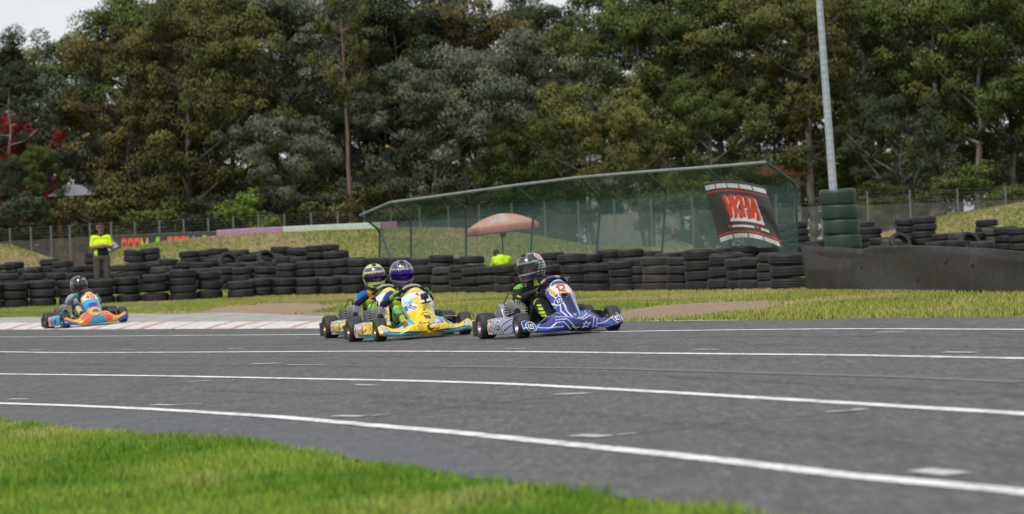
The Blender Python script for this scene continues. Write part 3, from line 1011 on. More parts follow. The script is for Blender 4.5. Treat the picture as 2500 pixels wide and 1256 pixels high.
for i, px in enumerate((20, 265, 380, 500, 700, 800, 1040, 1120, 1240, 1350, 1720, 1830, 2070, 2180, 2400)):
    tree('bush', px, 196 + (i * 5) % 7, 478 - 30 * math.sin(i * 1.9) - px * 0.02, ['dark', 'olive', 'green', 'dark'][i % 4],
         'low dark scrub bush under the gum trees behind the boundary fence', 'dark', 1.5, 'scrub bushes behind the boundary fence', 'bush', 'bush')

for i, px in enumerate(range(-80, 2640, 118)):
    tree('bush', px + 25 * math.sin(i * 2.7), 226 + (i * 5) % 9, 415 + 26 * math.sin(i * 1.3) - 0.03 * px, ['dark', 'green', 'dark', 'olive'][i % 4],
         'tall dark thicket shrub between the two ranks of gum trees', 'dark', 1.25, 'thicket shrubs between the ranks of gum trees', 'shrub', 'shrub')

# ================================================================== THINGS FAR BEHIND THE TREES
M_ROOF = mat_plain('pale_roof_sheet', (0.42, 0.45, 0.50), 0.5, 0.0, 0.1, 2)
M_WALLP = mat_plain('pale_wall', (0.48, 0.46, 0.44), 0.8, 0, 0.15, 2)
M_BRICK = mat_plain('brick_wall', (0.30, 0.17, 0.12), 0.9, 0, 0.2, 3)
M_DARKG = mat_plain('dark_window', (0.03, 0.035, 0.04), 0.15)
M_REDS = mat_plain('red_slide', (0.50, 0.035, 0.040), 0.35)
M_YELS = mat_plain('yellow_slide', (0.62, 0.47, 0.16), 0.35)
M_BLUES = mat_plain('blue_slide', (0.05, 0.14, 0.45), 0.35)
M_STEEL = mat_plain('steel_post', (0.10, 0.105, 0.11), 0.45, 0.7, 0.15, 20)

def shed(px0, px1, ytop, ywall, D, label, wall, roofm, name='pavilion'):
    a, b = at(px0, ywall, D), at(px1, ywall, D)
    zt = at((px0 + px1) / 2, ytop, D).z
    g = gdepth((px0 + px1) / 2, D)
    cx, W = (a.x + b.x) / 2, b.x - a.x
    root = empty(name, (cx, D + 4, g.z)); tag(root, label, 'building')
    zw = a.z - g.z; zr = zt - g.z
    MB().box((0, 0, zw / 2 - 0.3), (W * 0.92, 7, zw + 0.6)).build('wall', wall, root, False)
    MB().prism([(-W / 2 - 0.3, zw), (W / 2 + 0.3, zw), (W / 2 - 0.6, zr), (-W / 2 + 0.6, zr)], -4.2, 4.2, 'y').build('roof', roofm, root, False)
    n = max(2, int(W / 2.2))
    for i in range(n):
        x = -W * 0.42 + W * 0.84 * (i + 0.5) / n
        MB().box((x, -3.53, zw * 0.62), (W * 0.45 / n, 0.06, zw * 0.30)).build('window', M_DARKG, root, False)
    return root
shed(130, 222, 452, 480, 205, 'pale grey roofed pavilion glimpsed between tree trunks near the red-leaved tree', M_BRICK, M_ROOF)
shed(895, 1000, 350, 410, 216, 'white roofed building glimpsed through the gap right of the bare trunk', M_WALLP, M_ROOF, 'building')
shed(1420, 1665, 376, 398, 222, 'long white building glimpsed under the trees above the net fence', M_WALLP, M_ROOF, 'building')
shed(1830, 1960, 405, 432, 205, 'low pale building glimpsed left of the steel light pole', M_WALLP, mat_plain('orange_roof', (0.42, 0.20, 0.08), 0.6), 'building')
def slide(pts, D, r, mat, label, n_post=4):
    P = [at(a, b, D + dd) for a, b, dd in pts]
    root = empty('water_slide', gdepth(pts[0][0], D)); tag(root, label, 'slide')
    o = MB().tube([p - root.location for p in P], r, 12).build('tube', mat, root)
    for i in range(0, len(P), max(1, len(P) // n_post)):
        g = float(H(P[i].x, P[i].y))
        MB().tube([Vector((P[i].x, P[i].y, g - 0.3)) - root.location, P[i] - root.location], 0.16, 6).build('post', M_STEEL, root)
    return root
slide([(120, 385, 0), (150, 367, 0), (185, 350, 0), (215, 335, 1)], 209, 0.22, M_YELS, 'pale yellow slide rail slanting above the grey roofed pavilion')
slide([(930, 320, 0), (955, 335, 1), (975, 352, 1), (960, 372, 0), (940, 380, -1)], 214, 0.20, M_BLUES, 'blue slide above the white roofed building')
slide([(945, 360, 0), (965, 372, 1), (985, 365, 1)], 212, 0.14, M_YELS, 'yellow slide beside the blue slide')

# ================================================================== BOUNDARY FENCE
t = NT('shade_cloth')
v = t.coords('Object')
n = t.noise(v, 1.5, 5)
t.link(t.ramp(n, [(0.3, (0.075, 0.076, 0.074)), (0.7, (0.125, 0.124, 0.118))]), t.p.inputs['Base Color']); t.p.inputs['Roughness'].default_value = 0.9
tp = t.new('BsdfTransparent'); ms = t.new('MixShader'); ms.inputs['Fac'].default_value = 0.46
t.link(tp.outputs[0], ms.inputs[1]); t.link(t.p.outputs[0], ms.inputs[2]); t.link(ms.outputs[0], t.out.inputs['Surface'])
M_CLOTH = t.m
M_WIRE = mat_plain('galvanised_wire', (0.10, 0.10, 0.105), 0.6, 0.3)
M_POSTG = mat_plain('galvanised_post', (0.17, 0.18, 0.20), 0.5, 0.3, 0.15, 6)
FEN = [(-120, 592), (25, 588), (76, 585), (125, 582), (171, 580), (220, 577), (272, 573), (330, 571), (390, 568.5), (449, 566), (509, 563.5), (570, 559), (632, 556), (695, 553),
       (760, 550), (825, 547), (890, 544), (955, 541), (1025, 538), (1095, 535), (1170, 531.5), (1250, 528), (1330, 525), (1412, 522), (1500, 519), (1590, 516), (1690, 512), (1790, 509),
       (1895, 506), (2005, 503), (2118, 500), (2222, 496), (2338, 492), (2455, 488), (2580, 484)]
FD = [192 - 8 * i / (len(FEN) - 1) for i in range(len(FEN))]
fence = empty('boundary_fence', gdepth(1250, 188)); tag(fence, 'tall wire boundary fence with grey posts and dark shade cloth', 'fence')
FP = []
for (px, py), D in zip(FEN, FD):
    top = at(px, py, D); g = float(H(top.x, top.y))
    FP.append((Vector((top.x, top.y, g)), top))
    b = Vector((top.x, top.y, g - 0.2)) - fence.location
    MB().tube([b, top - fence.location + Vector((0, 0, 0.62))], 0.040, 7).build('post', M_POSTG, fence)
for k in range(4):
    mb = MB()
    mb.tube([p[1] - fence.location + Vector((0, -0.05, 0.12 + 0.15 * k)) for p in FP], 0.006, 4, cap=False)
    mb.build('wire', M_WIRE, fence)
def strip(i0, f0, i1, f1):
    """cloth run between fractional post positions"""
    pts = []
    for s in np.linspace(i0 + f0, i1 + f1, max(3, int((i1 - i0) * 3) + 2)):
        k = min(len(FP) - 2, int(s)); f = s - k
        pts.append((FP[k][0].lerp(FP[k + 1][0], f), FP[k][1].lerp(FP[k + 1][1], f)))
    return pts
pts = strip(0, 0, len(FP) - 2, 0.999)
P = np.array([[(b.x, b.y - 0.03 + 0.02 * math.sin(i * 2.1), b.z) , (tp_.x, tp_.y - 0.03, tp_.z - 0.02 * (1 + math.sin(i * 1.3)))] for i, (b, tp_) in enumerate(pts)]) - np.array(fence.location)
me = np_mesh('shade_cloth', P.reshape(-1, 3), grid_faces(len(pts), 2))
obj_from('shade_cloth', me, M_CLOTH, fence)

M_BANNER = mat_paint('printed_banner', 0.6, 0.0, 0.15, 0.1, 6)
def fence_banner(i0, i1, paint, label, h0=0.0, h1=1.0, wide=10):
    pts = strip(int(i0), i0 - int(i0), int(i1), i1 - int(i1))
    B = np.array([b for b, _ in pts]); T = np.array([t_ for _, t_ in pts])
    s = np.linspace(0, 1, len(pts))
    def pos(U, V):
        bx = [np.interp(U, s, B[:, k]) for k in range(3)]; tx = [np.interp(U, s, T[:, k]) for k in range(3)]
        w = h0 + (h1 - h0) * V
        return (bx[0] * (1 - w) + tx[0] * w, bx[1] - 0.10 - 0.02 * np.sin(U * 30), bx[2] * (1 - w) + tx[2] * w - 0.01)
    o = panel('fence_banner', 260, 40, pos, paint, M_BANNER, None, 0.01, (0, 1), (0, 1))
    tag(o, label, 'banner')
    return o
def paint_boom(U, V):
    C = fill(U, (0.035, 0.037, 0.042))
    X = U * 10; Y = V * 2.0
    for x0 in (0.25, 5.05):
        C[text(X, Y, 'BOO', x0, 0.98, 0.74, 0.44, 0.24, 0.17)] = lin('d8563a')
        C[text(X, Y, 'M', x0 + 2.05, 0.98, 0.74, 0.60, 0.3, 0.17)] = lin('b9a83c')
        C[poly(X, Y, [(x0 + 3.3, .85), (x0 + 3.5, 1.25), (x0 + 3.3, 1.25), (x0 + 3.55, 1.80), (x0 + 3.95, 1.80), (x0 + 3.75, 1.42), (x0 + 3.95, 1.42)])] = lin('7fc02e')
    return C
fence_banner(6.35, 10.3, paint_boom, 'dark banner with orange and yellow BOOM lettering on the boundary fence', 0.05, 0.99)
def paint_pink(U, V):
    C = fill(U, (0.36, 0.20, 0.33))
    X = U * 12
    for x0 in (0.8, 2.6, 3.2, 4.4, 6.5, 9.0):
        C[disc(X, V, x0, 0.25, 0.28, 0.14)] = (0.6, 0.5, 0.58)
    return C
fence_banner(10.32, 12.9, paint_pink, 'faded pink banner on the boundary fence above the grassy mound')
def paint_mint(U, V):
    C = fill(U, (0.42, 0.52, 0.40))
    C[(V > 0.35) & (V < 0.75) & (np.sin(U * 60) > -0.2)] = (0.62, 0.70, 0.60)
    return C
fence_banner(12.92, 16.6, paint_mint, 'pale mint green banner on the boundary fence beside the pink one')
fence_banner(16.62, 17.2, paint_pink, 'short pink banner behind the low end of the green net fence')

# ================================================================== TYRES
def mat_tyre(name, c0, c1, dirt, amt):
    t = NT(name)
    v = t.coords('Object')
    oi = t.new('ObjectInfo')
    n = t.noise(v, 7, 6, 0.65); n2 = t.noise(v, 2.2, 5, 0.6)
    sh = t.new('Math', operation='MULTIPLY_ADD'); t.link(oi.outputs['Random'], sh.inputs[0]); sh.inputs[1].default_value = 0.3; t.link(n2, sh.inputs[2])
    c = t.ramp(n, [(0.3, c0), (0.7, c1)])
    c = t.mix(t.ramp(sh.outputs[0], [(0.62, 0.0), (0.92, amt)]), c, dirt)
    t.link(c, t.p.inputs['Base Color'])
    t.link(t.ramp(n2, [(0.3, 0.55), (0.7, 0.8)]), t.p.inputs['Roughness'])
    t.bump(n, 0.25, 0.01)
    return t.m
M_TYRE = [mat_tyre('tyre_black', (0.0032, 0.0034, 0.0041), (0.0068, 0.0071, 0.0082), (0.018, 0.0175, 0.0175), 0.5),
          mat_tyre('tyre_grey', (0.0050, 0.0053, 0.0062), (0.0108, 0.0112, 0.0126), (0.029, 0.0275, 0.027), 0.6),
          mat_tyre('tyre_dusty', (0.012, 0.0117, 0.0113), (0.027, 0.025, 0.0225), (0.080, 0.065, 0.048), 0.85)]
M_TGREEN = mat_plain('green_painted_tyre', (0.0085, 0.034, 0.022), 0.55, 0, 0.45, 5, 0.2, 0, '1c2a22')
def tyre_mesh(mat, R=0.305, W=0.19, name='tyre', n=40, grooves=(-0.25, 0.25), flat=False):
    hw = W / 2
    prof = [(R * 0.62, -hw * 0.80), (R * 0.66, -hw * 0.97), (R * 0.79, -hw), (R * 0.89, -hw * 0.93), (R * 0.955, -hw * 0.77), (R * 0.988, -hw * 0.55)]
    for g in grooves:      # tread grooves
        prof += [(R, hw * g - 0.010), (R * 0.99, hw * g - 0.005), (R * 0.99, hw * g + 0.005), (R, hw * g + 0.010)]
    prof += [(R * 0.988, hw * 0.55), (R * 0.955, hw * 0.77), (R * 0.89, hw * 0.93), (R * 0.79, hw), (R * 0.66, hw * 0.97), (R * 0.62, hw * 0.80),
             (R * 0.64, hw * 0.66), (R * 0.88, hw * 0.55), (R * 0.92, 0), (R * 0.88, -hw * 0.55), (R * 0.64, -hw * 0.66)]
    if flat:
        prof = [(R * 0.62, -hw * 0.85), (R * 0.80, -hw), (R * 0.93, -hw * 0.98), (R * 0.982, -hw * 0.88), (R, -hw * 0.6), (R * 1.004, 0), (R, hw * 0.6), (R * 0.982, hw * 0.88), (R * 0.93, hw * 0.98),
                (R * 0.80, hw), (R * 0.62, hw * 0.85), (R * 0.66, hw * 0.7), (R * 0.9, 0), (R * 0.66, -hw * 0.7)]
    mb = MB().lathe(prof, 'z', n, closed=True)
    me = bpy.data.meshes.new(name)
    me.from_pydata([tuple(p) for p in mb.v], [], mb.f); me.update()
    me.materials.append(mat)
    me.polygons.foreach_set('use_smooth', np.ones(len(me.polygons), dtype=bool))
    return me
TYM = [[tyre_mesh(m, R, W) for m in M_TYRE] for R, W in ((0.300, 0.185), (0.325, 0.205), (0.285, 0.175))]
WID = (0.185, 0.205, 0.175)
N_TYRE = 0
def put_tyre(me, loc, tilt=(0, 0), label='', group='', spin=None):
    global N_TYRE
    o = bpy.data.objects.new('tyre', me)
    o.location = loc
    o.rotation_euler = (tilt[0], tilt[1], spin if spin is not None else random.uniform(0, 6.28))
    put(o); tag(o, label, 'tyre', group)
    N_TYRE += 1
    return o
BURIED = []        # tyres low in the rear rows, all but hidden: one mass
_nst = 0
def stack(px, base=None, D=None, top=None, size=0, tone=None, lean=None, desc='', keep=9, stagger=0.0):
    global _nst
    b = gp(px, base) if base is not None else gdepth(px, D)
    _nst += 1
    if stagger and _nst % 2:
        y2 = b.y + stagger
        b = Vector((b.x * y2 / b.y, y2, float(H(b.x, y2))))
    w = WID[size]
    zt = at(px, top, b.y).z - b.z
    n = max(1, round(zt / w))
    w2 = min(max(zt / n, w * 0.90), w * 1.22)
    lean = lean if lean is not None else (random.gauss(0, 0.02), random.gauss(0, 0.02))
    x, y = b.x, b.y
    for i in range(n):
        z = b.z + w2 * (i + 0.5)
        jx, jy = random.gauss(0, 0.016), random.gauss(0, 0.016)
        ti = (random.gauss(0, 0.02) + lean[0] * 0.8, random.gauss(0, 0.02) + lean[1] * 0.8)
        mt = tone if tone is not None else random.choice((0, 0, 1, 1, 2))
        loc = (x + jx + lean[1] * w2 * i, y + jy - lean[0] * w2 * i, z)
        if n - i > keep:
            BURIED.append((TYM[size][0], Matrix.Translation(loc) @ Matrix.Rotation(ti[0], 4, 'X') @ Matrix.Rotation(ti[1], 4, 'Y')))
            continue
        tier = 'single' if n == 1 else ('top' if i == n - 1 else ('bottom' if i == 0 else 'middle'))
        put_tyre(TYM[size][mt], loc, ti, f'{tier} tyre of a stack {desc}', f'tyres {desc}')

FR_L = 'in the front tyre row behind the kerb'
FR_C = 'in the front row between yellow karts and rubber sheet'
MID_L = 'in the second row before the loose tyre heap'
MID_C = 'under the green net behind the front row'
BACK_L = 'in the loose heap before the grassy mound'
BACK_R = 'in the heap behind the rubber sheet'
FAR_L = 'in the far heap beside the standing marshal'
# front row, left run
for px, top, base in ((-62, 694, 757), (-24, 692, 755), (38, 690, 752), (105, 684, 749), (176, 684, 746), (248, 682, 743), (313, 676, 740), (380, 668, 738), (448, 659, 735), (513, 661, 731),
                      (586, 686, 728), (640, 678, 724), (697, 678, 722), (757, 677, 721), (815, 675, 720), (868, 672, 719), (925, 670, 718), (980, 668, 717)):
    stack(px, base=base, top=top, size=1, tone=random.choice((0, 0, 0, 1)), desc=FR_L, lean=(random.gauss(0, 0.012), random.gauss(0, 0.012)))
# front row, centre and right run
for px, top, base, sz in ((1035, 648, 717, 1), (1086, 652, 717, 0), (1128, 648, 717, 2), (1163, 653, 717, 2), (1200, 650, 717, 0), (1243, 644, 717, 0), (1290, 650, 716, 0), (1338, 646, 716, 2),
                          (1408, 621, 715, 1), (1458, 643, 714, 2), (1492, 641, 713, 2), (1524, 636, 713, 2), (1560, 632, 712, 0), (1605, 630, 712, 0), (1636, 630, 711, 2), (1668, 628, 711, 2),
                          (1714, 610, 711, 1), (1772, 617, 710, 1), (1812, 630, 710, 2), (1846, 628, 709, 0), (1888, 618, 709, 2), (1927, 617, 709, 1)):
    stack(px, base=base, top=top, size=sz, tone=random.choice((0, 0, 1, 1, 1, 2)), desc=FR_C, lean=(random.gauss(0, 0.02), random.gauss(0, 0.035)), stagger=0.50)
# second row
for px, top, D in ((545, 652, 99), (597, 651, 98.5), (652, 650, 98), (707, 645, 97), (755, 638, 96.5), (800, 636, 96), (838, 632, 95.5), (885, 632, 95), (935, 630, 94), (985, 628, 93),
                   (490, 656, 100), (430, 664, 101), (1035, 632, 92.5)):
    stack(px, D=D, top=top, size=random.choice((0, 1)), tone=random.choice((0, 1, 1)), desc=MID_L, keep=1, stagger=0.3)
for i, px in enumerate(range(1070, 1880, 47)):
    if 1190 < px < 1275:
        continue
    stack(px + random.uniform(-6, 6), D=91 - 0.008 * (px - 1070), top=628 - (px - 1070) * 0.030 + random.uniform(-6, 5), size=random.choice((0, 0, 2)), tone=random.choice((0, 0, 1)), desc=MID_C, keep=1, stagger=0.5)
# loose heap before the mound
for px, top, D, le in ((345, 611, 110, -0.12), (378, 607, 110.3, -0.12), (300, 646, 106, 0), (330, 644, 105, 0), (362, 642, 105.5, 0), (415, 632, 107, 0), (400, 652, 103, 0), (470, 613, 109, 0.03), (505, 611, 110, 0),
                       (538, 606, 109, 0.02), (455, 640, 105, 0), (490, 640, 104, 0), (525, 632, 106, 0), (565, 626, 107, 0), (588, 610, 110, 0.03), (612, 622, 108, 0), (640, 614, 110, 0), (668, 622, 107, 0),
                       (690, 602, 110, -0.1), (718, 606, 110.5, 0.1), (742, 608, 109, -0.15), (700, 626, 106, 0), (735, 628, 105, 0), (775, 600, 110, 0), (805, 597, 110.5, 0.05), (832, 612, 109, 0), (780, 616, 105, 0),
                       (820, 616, 104.5, 0), (625, 640, 103, 0), (580, 642, 103, 0), (870, 628, 106, 0)):
    stack(px, D=D, top=top, size=random.choice((0, 0, 1, 2)), tone=random.choice((0, 0, 0, 1, 2)), desc=BACK_L, keep=2, lean=(random.gauss(0, 0.05), le + random.gauss(0, 0.04)))
# far heap on the left
for px, top, D in ((-20, 645, 108), (12, 644, 107), (40, 640, 109), (68, 655, 108), (92, 652, 109), (125, 634, 109), (155, 637, 107), (82, 668, 104), (190, 650, 108), (210, 648, 109), (232, 616, 111),
                   (25, 668, 103), (140, 668, 103), (178, 668, 103), (275, 648, 108), (205, 668, 104), (-30, 672, 102)):
    stack(px, D=D, top=top, size=random.choice((0, 0, 2)), tone=random.choice((0, 0, 0, 1)), desc=FAR_L, keep=2)
# heap behind the rubber sheet
for px, top, D, le in ((1918, 548, 99, -0.06), (1955, 543, 98, -0.08), (1995, 588, 97, 0), (1975, 598, 94, 0), (2112, 540, 99, 0), (2128, 556, 98, 0), (2152, 580, 97, 0), (2185, 585, 96, 0), (2150, 600, 91, 0),
                       (2205, 578, 97, 0), (2228, 533, 98, -0.07), (2262, 528, 97, -0.06), (2302, 571, 96, 0), (2345, 568, 95, 0), (2385, 569, 94, 0), (2414, 536, 97, 0), (2428, 558, 94, 0), (2462, 553, 93.5, 0),
                       (2498, 555, 93, 0), (2330, 588, 91, 0), (2540, 552, 93, 0), (2290, 592, 91, 0), (2400, 590, 90, 0)):
    stack(px, D=D, top=top, size=random.choice((0, 0, 2)), tone=random.choice((0, 0, 1, 2)), desc=BACK_R, keep=3, lean=(random.gauss(0, 0.03), le + random.gauss(0, 0.02)))
# tyres leaning on edge
for px, D, zz, rx in ((2200, 95, 0.62, 1.1), (2370, 93, 0.62, 1.0), (560, 104, 0.75, 1.2), (655, 104, 0.8, 0.9)):
    g = gdepth(px, D)
    put_tyre(TYM[0][1], (g.x, g.y, g.z + zz), (rx, 0.2), 'tyre tipped on its edge on top of the heaped tyres', 'tyres tipped on edge', spin=0.4)

vv_, ff_ = [], []
for me_, mx in BURIED:
    n_ = len(me_.vertices)
    co = np.empty(n_ * 3); me_.vertices.foreach_get('co', co); co = co.reshape(-1, 3)
    fi = np.empty(len(me_.polygons) * 4, dtype=np.int32); me_.loops.foreach_get('vertex_index', fi)
    ff_.append(fi.reshape(-1, 4) + sum(len(q) for q in vv_))
    vv_.append(co @ np.array(mx.to_3x3()).T + np.array(mx.translation))
if vv_:
    me = np_mesh('buried_tyres', np.concatenate(vv_), np.concatenate(ff_))
    tag(obj_from('buried_tyres', me, M_TYRE[0]), 'mass of black tyres buried low in the rear rows of the barrier', 'tyres', kind='stuff')

# ================================================================== RUBBER SHEET
t = NT('conveyor_rubber')
v = t.coords('Object', (1, 1, 1)); vs = t.coords('Object', (0.35, 1, 3.0))
n = t.noise(vs, 1.1, 7, 0.78); n2 = t.noise(v, 14, 5, 0.65); n3 = t.noise(v, 0.9, 4)
c = t.ramp(n, [(0.3, (0.0050, 0.0044, 0.0040)), (0.52, (0.0200, 0.0150, 0.0120)), (0.75, (0.085, 0.065, 0.051))])
c = t.mix(t.ramp(n3, [(0.42, 0.0), (0.62, 0.75)]), c, (0.012, 0.0080, 0.0060))
vst = t.noise(t.coords('Object', (5, 1, 0.4)), 2.0, 5, 0.7)
c = t.mix(t.ramp(vst, [(0.55, 0.0), (0.75, 0.5)]), c, (0.075, 0.059, 0.047))
c = t.mix(t.ramp(n2, [(0.58, 0.0), (0.8, 0.35)]), c, (0.06, 0.05, 0.043))
t.link(c, t.p.inputs['Base Color'])
t.link(t.ramp(n, [(0.3, 0.5), (0.7, 0.8)]), t.p.inputs['Roughness'])
t.p.inputs['Specular IOR Level'].default_value = 0.3
t.bump(n, 0.5, 0.04)
S_B = [(1966, 709), (2050, 711), (2150, 713), (2250, 715), (2350, 716), (2500, 718), (2700, 722)]
S_T = [(1966, 602), (1985, 610), (2015, 620), (2045, 624), (2080, 617), (2120, 605), (2200, 600.5), (2265, 599), (2330, 602), (2420, 606), (2500, 612), (2700, 625)]
cols = np.arange(1966, 2701, 7.0)
Bp = np.array([gp(c_, float(along(S_B, c_)) + 1) for c_ in cols])
nv_ = 26
Pp = np.zeros((len(cols), nv_, 3))
for i, c_ in enumerate(cols):
    tz = at(c_, float(along(S_T, c_)), Bp[i, 1]).z
    u = (c_ - 1966) / 534.0
    for j in range(nv_):
        s = j / (nv_ - 1)
        z = Bp[i, 2] + (tz - Bp[i, 2]) * s - 0.03 * (1 - s)
        yy = Bp[i, 1] + 0.05 * math.sin(c_ * 0.013 + 1.0) * s + 0.10 * s * s 
        s0 = 0.50 + 0.36 * min(1.0, max(0.0, (c_ - 1975) / 190.0)) - 0.10 * max(0.0, min(1.0, (c_ - 2330) / 150.0))
        yy += 0.26 * (max(0.0, s - s0) / (1 - s0)) ** 1.3 - 0.10 * math.exp(-((s - s0) / 0.12) ** 2) + 0.02 * math.sin(c_ * 0.045) * s
        yy += 0.035 * math.sin(c_ * 0.021 + s * 3.0) * math.sin(s * 5.0 + c_ * 0.008)
        Pp[i, j] = (Bp[i, 0] + 0.02 * math.sin(s * 4 + c_ * 0.02), yy, z)
me = np_mesh('rubber_sheet', Pp.reshape(-1, 3), grid_faces(len(cols), nv_))
sheet = empty('rubber_sheet', tuple(Bp[0]))
tag(sheet, 'long worn black-brown rubber conveyor sheet standing along the verge with folded top', 'barrier')
me.transform(Matrix.Translation(-Vector(Bp[0])))
o = obj_from('belt', me, t.m, sheet)
md = o.modifiers.new('thickness', 'SOLIDIFY'); md.thickness = 0.014
M_BELT = t.m
cols2 = np.arange(1968, 2122, 6.0)
P2 = np.zeros((len(cols2), 8, 3))
for i, c_ in enumerate(cols2):
    b_ = gp(c_, float(along(S_B, c_)) + 1)
    tz = at(c_, 601 + 8.0 * ((c_ - 1968) / 150) ** 2, b_.y + 0.30).z
    for j in range(8):
        s = j / 7
        P2[i, j] = (b_.x + 0.01, b_.y + 0.22 + 0.10 * s + 0.02 * math.sin(c_ * 0.05), b_.z - 0.03 + (tz - b_.z + 0.03) * s)
me = np_mesh('back_layer', (P2 - np.array(sheet.location)).reshape(-1, 3), grid_faces(len(cols2), 8))
o = obj_from('back_layer', me, M_BELT, sheet)
md = o.modifiers.new('thickness', 'SOLIDIFY'); md.thickness = 0.014
M_BOLT = mat_plain('rusty_bolt', (0.05, 0.04, 0.035), 0.6, 0.5)
for bx, s in ((2112, .62), (2105, .18), (2320, .70), (2380, .66), (1986, .14), (2240, .35)):
    i = int((bx - 1966) / 7); p = Pp[i, int(s * (nv_ - 1))]
    MB().lathe([(0.0, -0.022), (0.02, -0.022), (0.03, -0.004), (0.03, 0.01)], 'y', 10, Vector((p[0], p[1] - 0.012, p[2])) - sheet.location).build('bolt', M_BOLT, sheet)

# ================================================================== GREEN NET CATCH FENCE
M_GPIPE = mat_plain('green_pipe', (0.020, 0.060, 0.050), 0.45, 0.0, 0.2, 5)
M_RAIL = mat_plain('bare_rail', (0.24, 0.27, 0.25), 0.5, 0.3, 0.2, 4)
t = NT('green_net')
v = t.coords('Object')
n = t.noise(v, 0.8, 5)
t.link(t.ramp(n, [(0.3, (0.040, 0.105, 0.092)), (0.7, (0.070, 0.145, 0.128))]), t.p.inputs['Base Color']); t.p.inputs['Roughness'].default_value = 0.8
tp = t.new('BsdfTransparent'); ms = t.new('MixShader')
nf = t.ramp(t.noise(v, 2.6, 4), [(0.3, 0.36), (0.7, 0.50)])
t.link(nf, ms.inputs['Fac'])
t.link(tp.outputs[0], ms.inputs[1]); t.link(t.p.outputs[0], ms.inputs[2]); t.link(ms.outputs[0], t.out.inputs['Surface'])
M_NET = t.m
RAILP = [(880, 526), (952, 495), (1086, 477), (1258, 453), (1417, 433.5), (1574, 420), (1719, 409.5), (1870, 397)]
BENDP = [(928, 564), (1003, 538), (1138, 508), (1304, 496), (1467, 486), (1627, 464), (1783, 456), (1943, 450)]
BASEP = [(922, 650), (1002, 640), (1136, 640), (1289, 640), (1448, 640), (1608, 640), (1780, 640), (1946, 640)]
ND = [108, 105, 102, 99, 96, 92.5, 89, 86]
net = empty('catch_fence', gdepth(1450, 96)); tag(net, 'green net catch fence on bent pipe posts, sloping down to one end', 'net fence')
NL = net.location
rail3, bend3, base3 = [], [], []
for (rx, ry), (bx, by), (ax, ay), D in zip(RAILP, BENDP, BASEP, ND):
    rail3.append(at(rx, ry, D - 0.75)); bend3.append(at(bx, by, D))
    q = at(ax, ay, D); base3.append(Vector((q.x, q.y, float(H(q.x, q.y)) - 0.1)))
for r_, b_, a_ in zip(rail3, bend3, base3):
    c1 = b_ + (a_ - b_).normalized() * 0.14; c2 = b_ + (r_ - b_).normalized() * 0.14
    mid = (c1 + c2 + b_) / 3
    MB().tube([a_ - NL, c1 - NL, mid - NL, c2 - NL, r_ - NL], 0.030, 8).build('post', M_GPIPE, net)
MB().tube([p - NL for p in rail3], 0.036, 8).build('top_rail', M_RAIL, net)
e0 = rail3[0]
MB().tube([bend3[0] - NL, Vector((base3[1].x - 0.3, base3[1].y + 0.4, base3[1].z)) - NL], 0.035, 8).build('brace', M_GPIPE, net)
# net sheet: rail -> bend -> ground in front of the posts
ns, nr = 8, 22
rows = []
for i in range(len(rail3) - 1):
    for k in range(ns if i < len(rail3) - 2 else ns + 1):
        f = k / ns
        r_, b_, a_ = rail3[i].lerp(rail3[i + 1], f), bend3[i].lerp(bend3[i + 1], f), base3[i].lerp(base3[i + 1], f)
        sag = 0.05 * math.sin(math.pi * f)
        row = []
        for q in range(nr):
            s = q / (nr - 1)
            if s < 0.3:
                p = r_.lerp(b_, s / 0.3)
                p = p + Vector((0, -0.05, -sag * math.sin(math.pi * s / 0.3)))
            else:
                p = b_.lerp(a_, (s - 0.3) / 0.7) + Vector((0, -0.05 - sag * math.sin(math.pi * (s - 0.3) / 0.7), 0))
            row.append(p - NL)
        rows.append(row)
me = np_mesh('net', np.array(rows).reshape(-1, 3), grid_faces(len(rows), nr))
obj_from('net', me, M_NET, net)
# gathered net hanging loose at the right hand end
M_NET2 = mat_plain('bunched_net', (0.012, 0.075, 0.065), 0.85, 0, 0.3, 12)
def drape(U, V):
    a = rail3[-1]; 
    x = a.x + (-0.05 + 0.55 * V + 0.10 * U * (0.4 + V)) ; z = a.z - V * 2.0
    return x, a.y + 0.1 + 0.45 * V + 0.05 * np.sin(U * 6 + V * 4), z
panel('loose_net', 12, 24, drape, None, M_NET, net)

# black banner tied on the net
def bl(a, b, f): return a.lerp(b, f)
TOPB = [at(1717, 449, 84.6), at(1785, 442, 84.5), at(1869, 457, 84.3)]
BOTB = [at(1758, 594, 84.9), at(1830, 581, 84.6), at(1912, 607, 84.2)]
def quad(P3, f):
    return P3[0] * (1 - f) * (1 - 2 * f) + P3[1] * 4 * f * (1 - f) + P3[2] * f * (2 * f - 1)
def pos_ban(U, V):
    out = np.zeros(U.shape + (3,))
    for k in range(3):
        tt = TOPB[0][k] * (1 - U) * (1 - 2 * U) + TOPB[1][k] * 4 * U * (1 - U) + TOPB[2][k] * U * (2 * U - 1)
        bb = BOTB[0][k] * (1 - U) * (1 - 2 * U) + BOTB[1][k] * 4 * U * (1 - U) + BOTB[2][k] * U * (2 * U - 1)
        out[..., k] = bb * (1 - V) + tt * V
    out[..., 1] += 0.06 * np.sin(U * 9 + V * 3) * (1 - V) + 0.12 * np.exp(-((U - 0.92 + 0.25 * (V - 0.3)) / 0.07) ** 2) * (V < 0.62) * np.sin(np.pi * np.clip(V / 0.62, 0, 1))
    return out[..., 0], out[..., 1], out[..., 2]
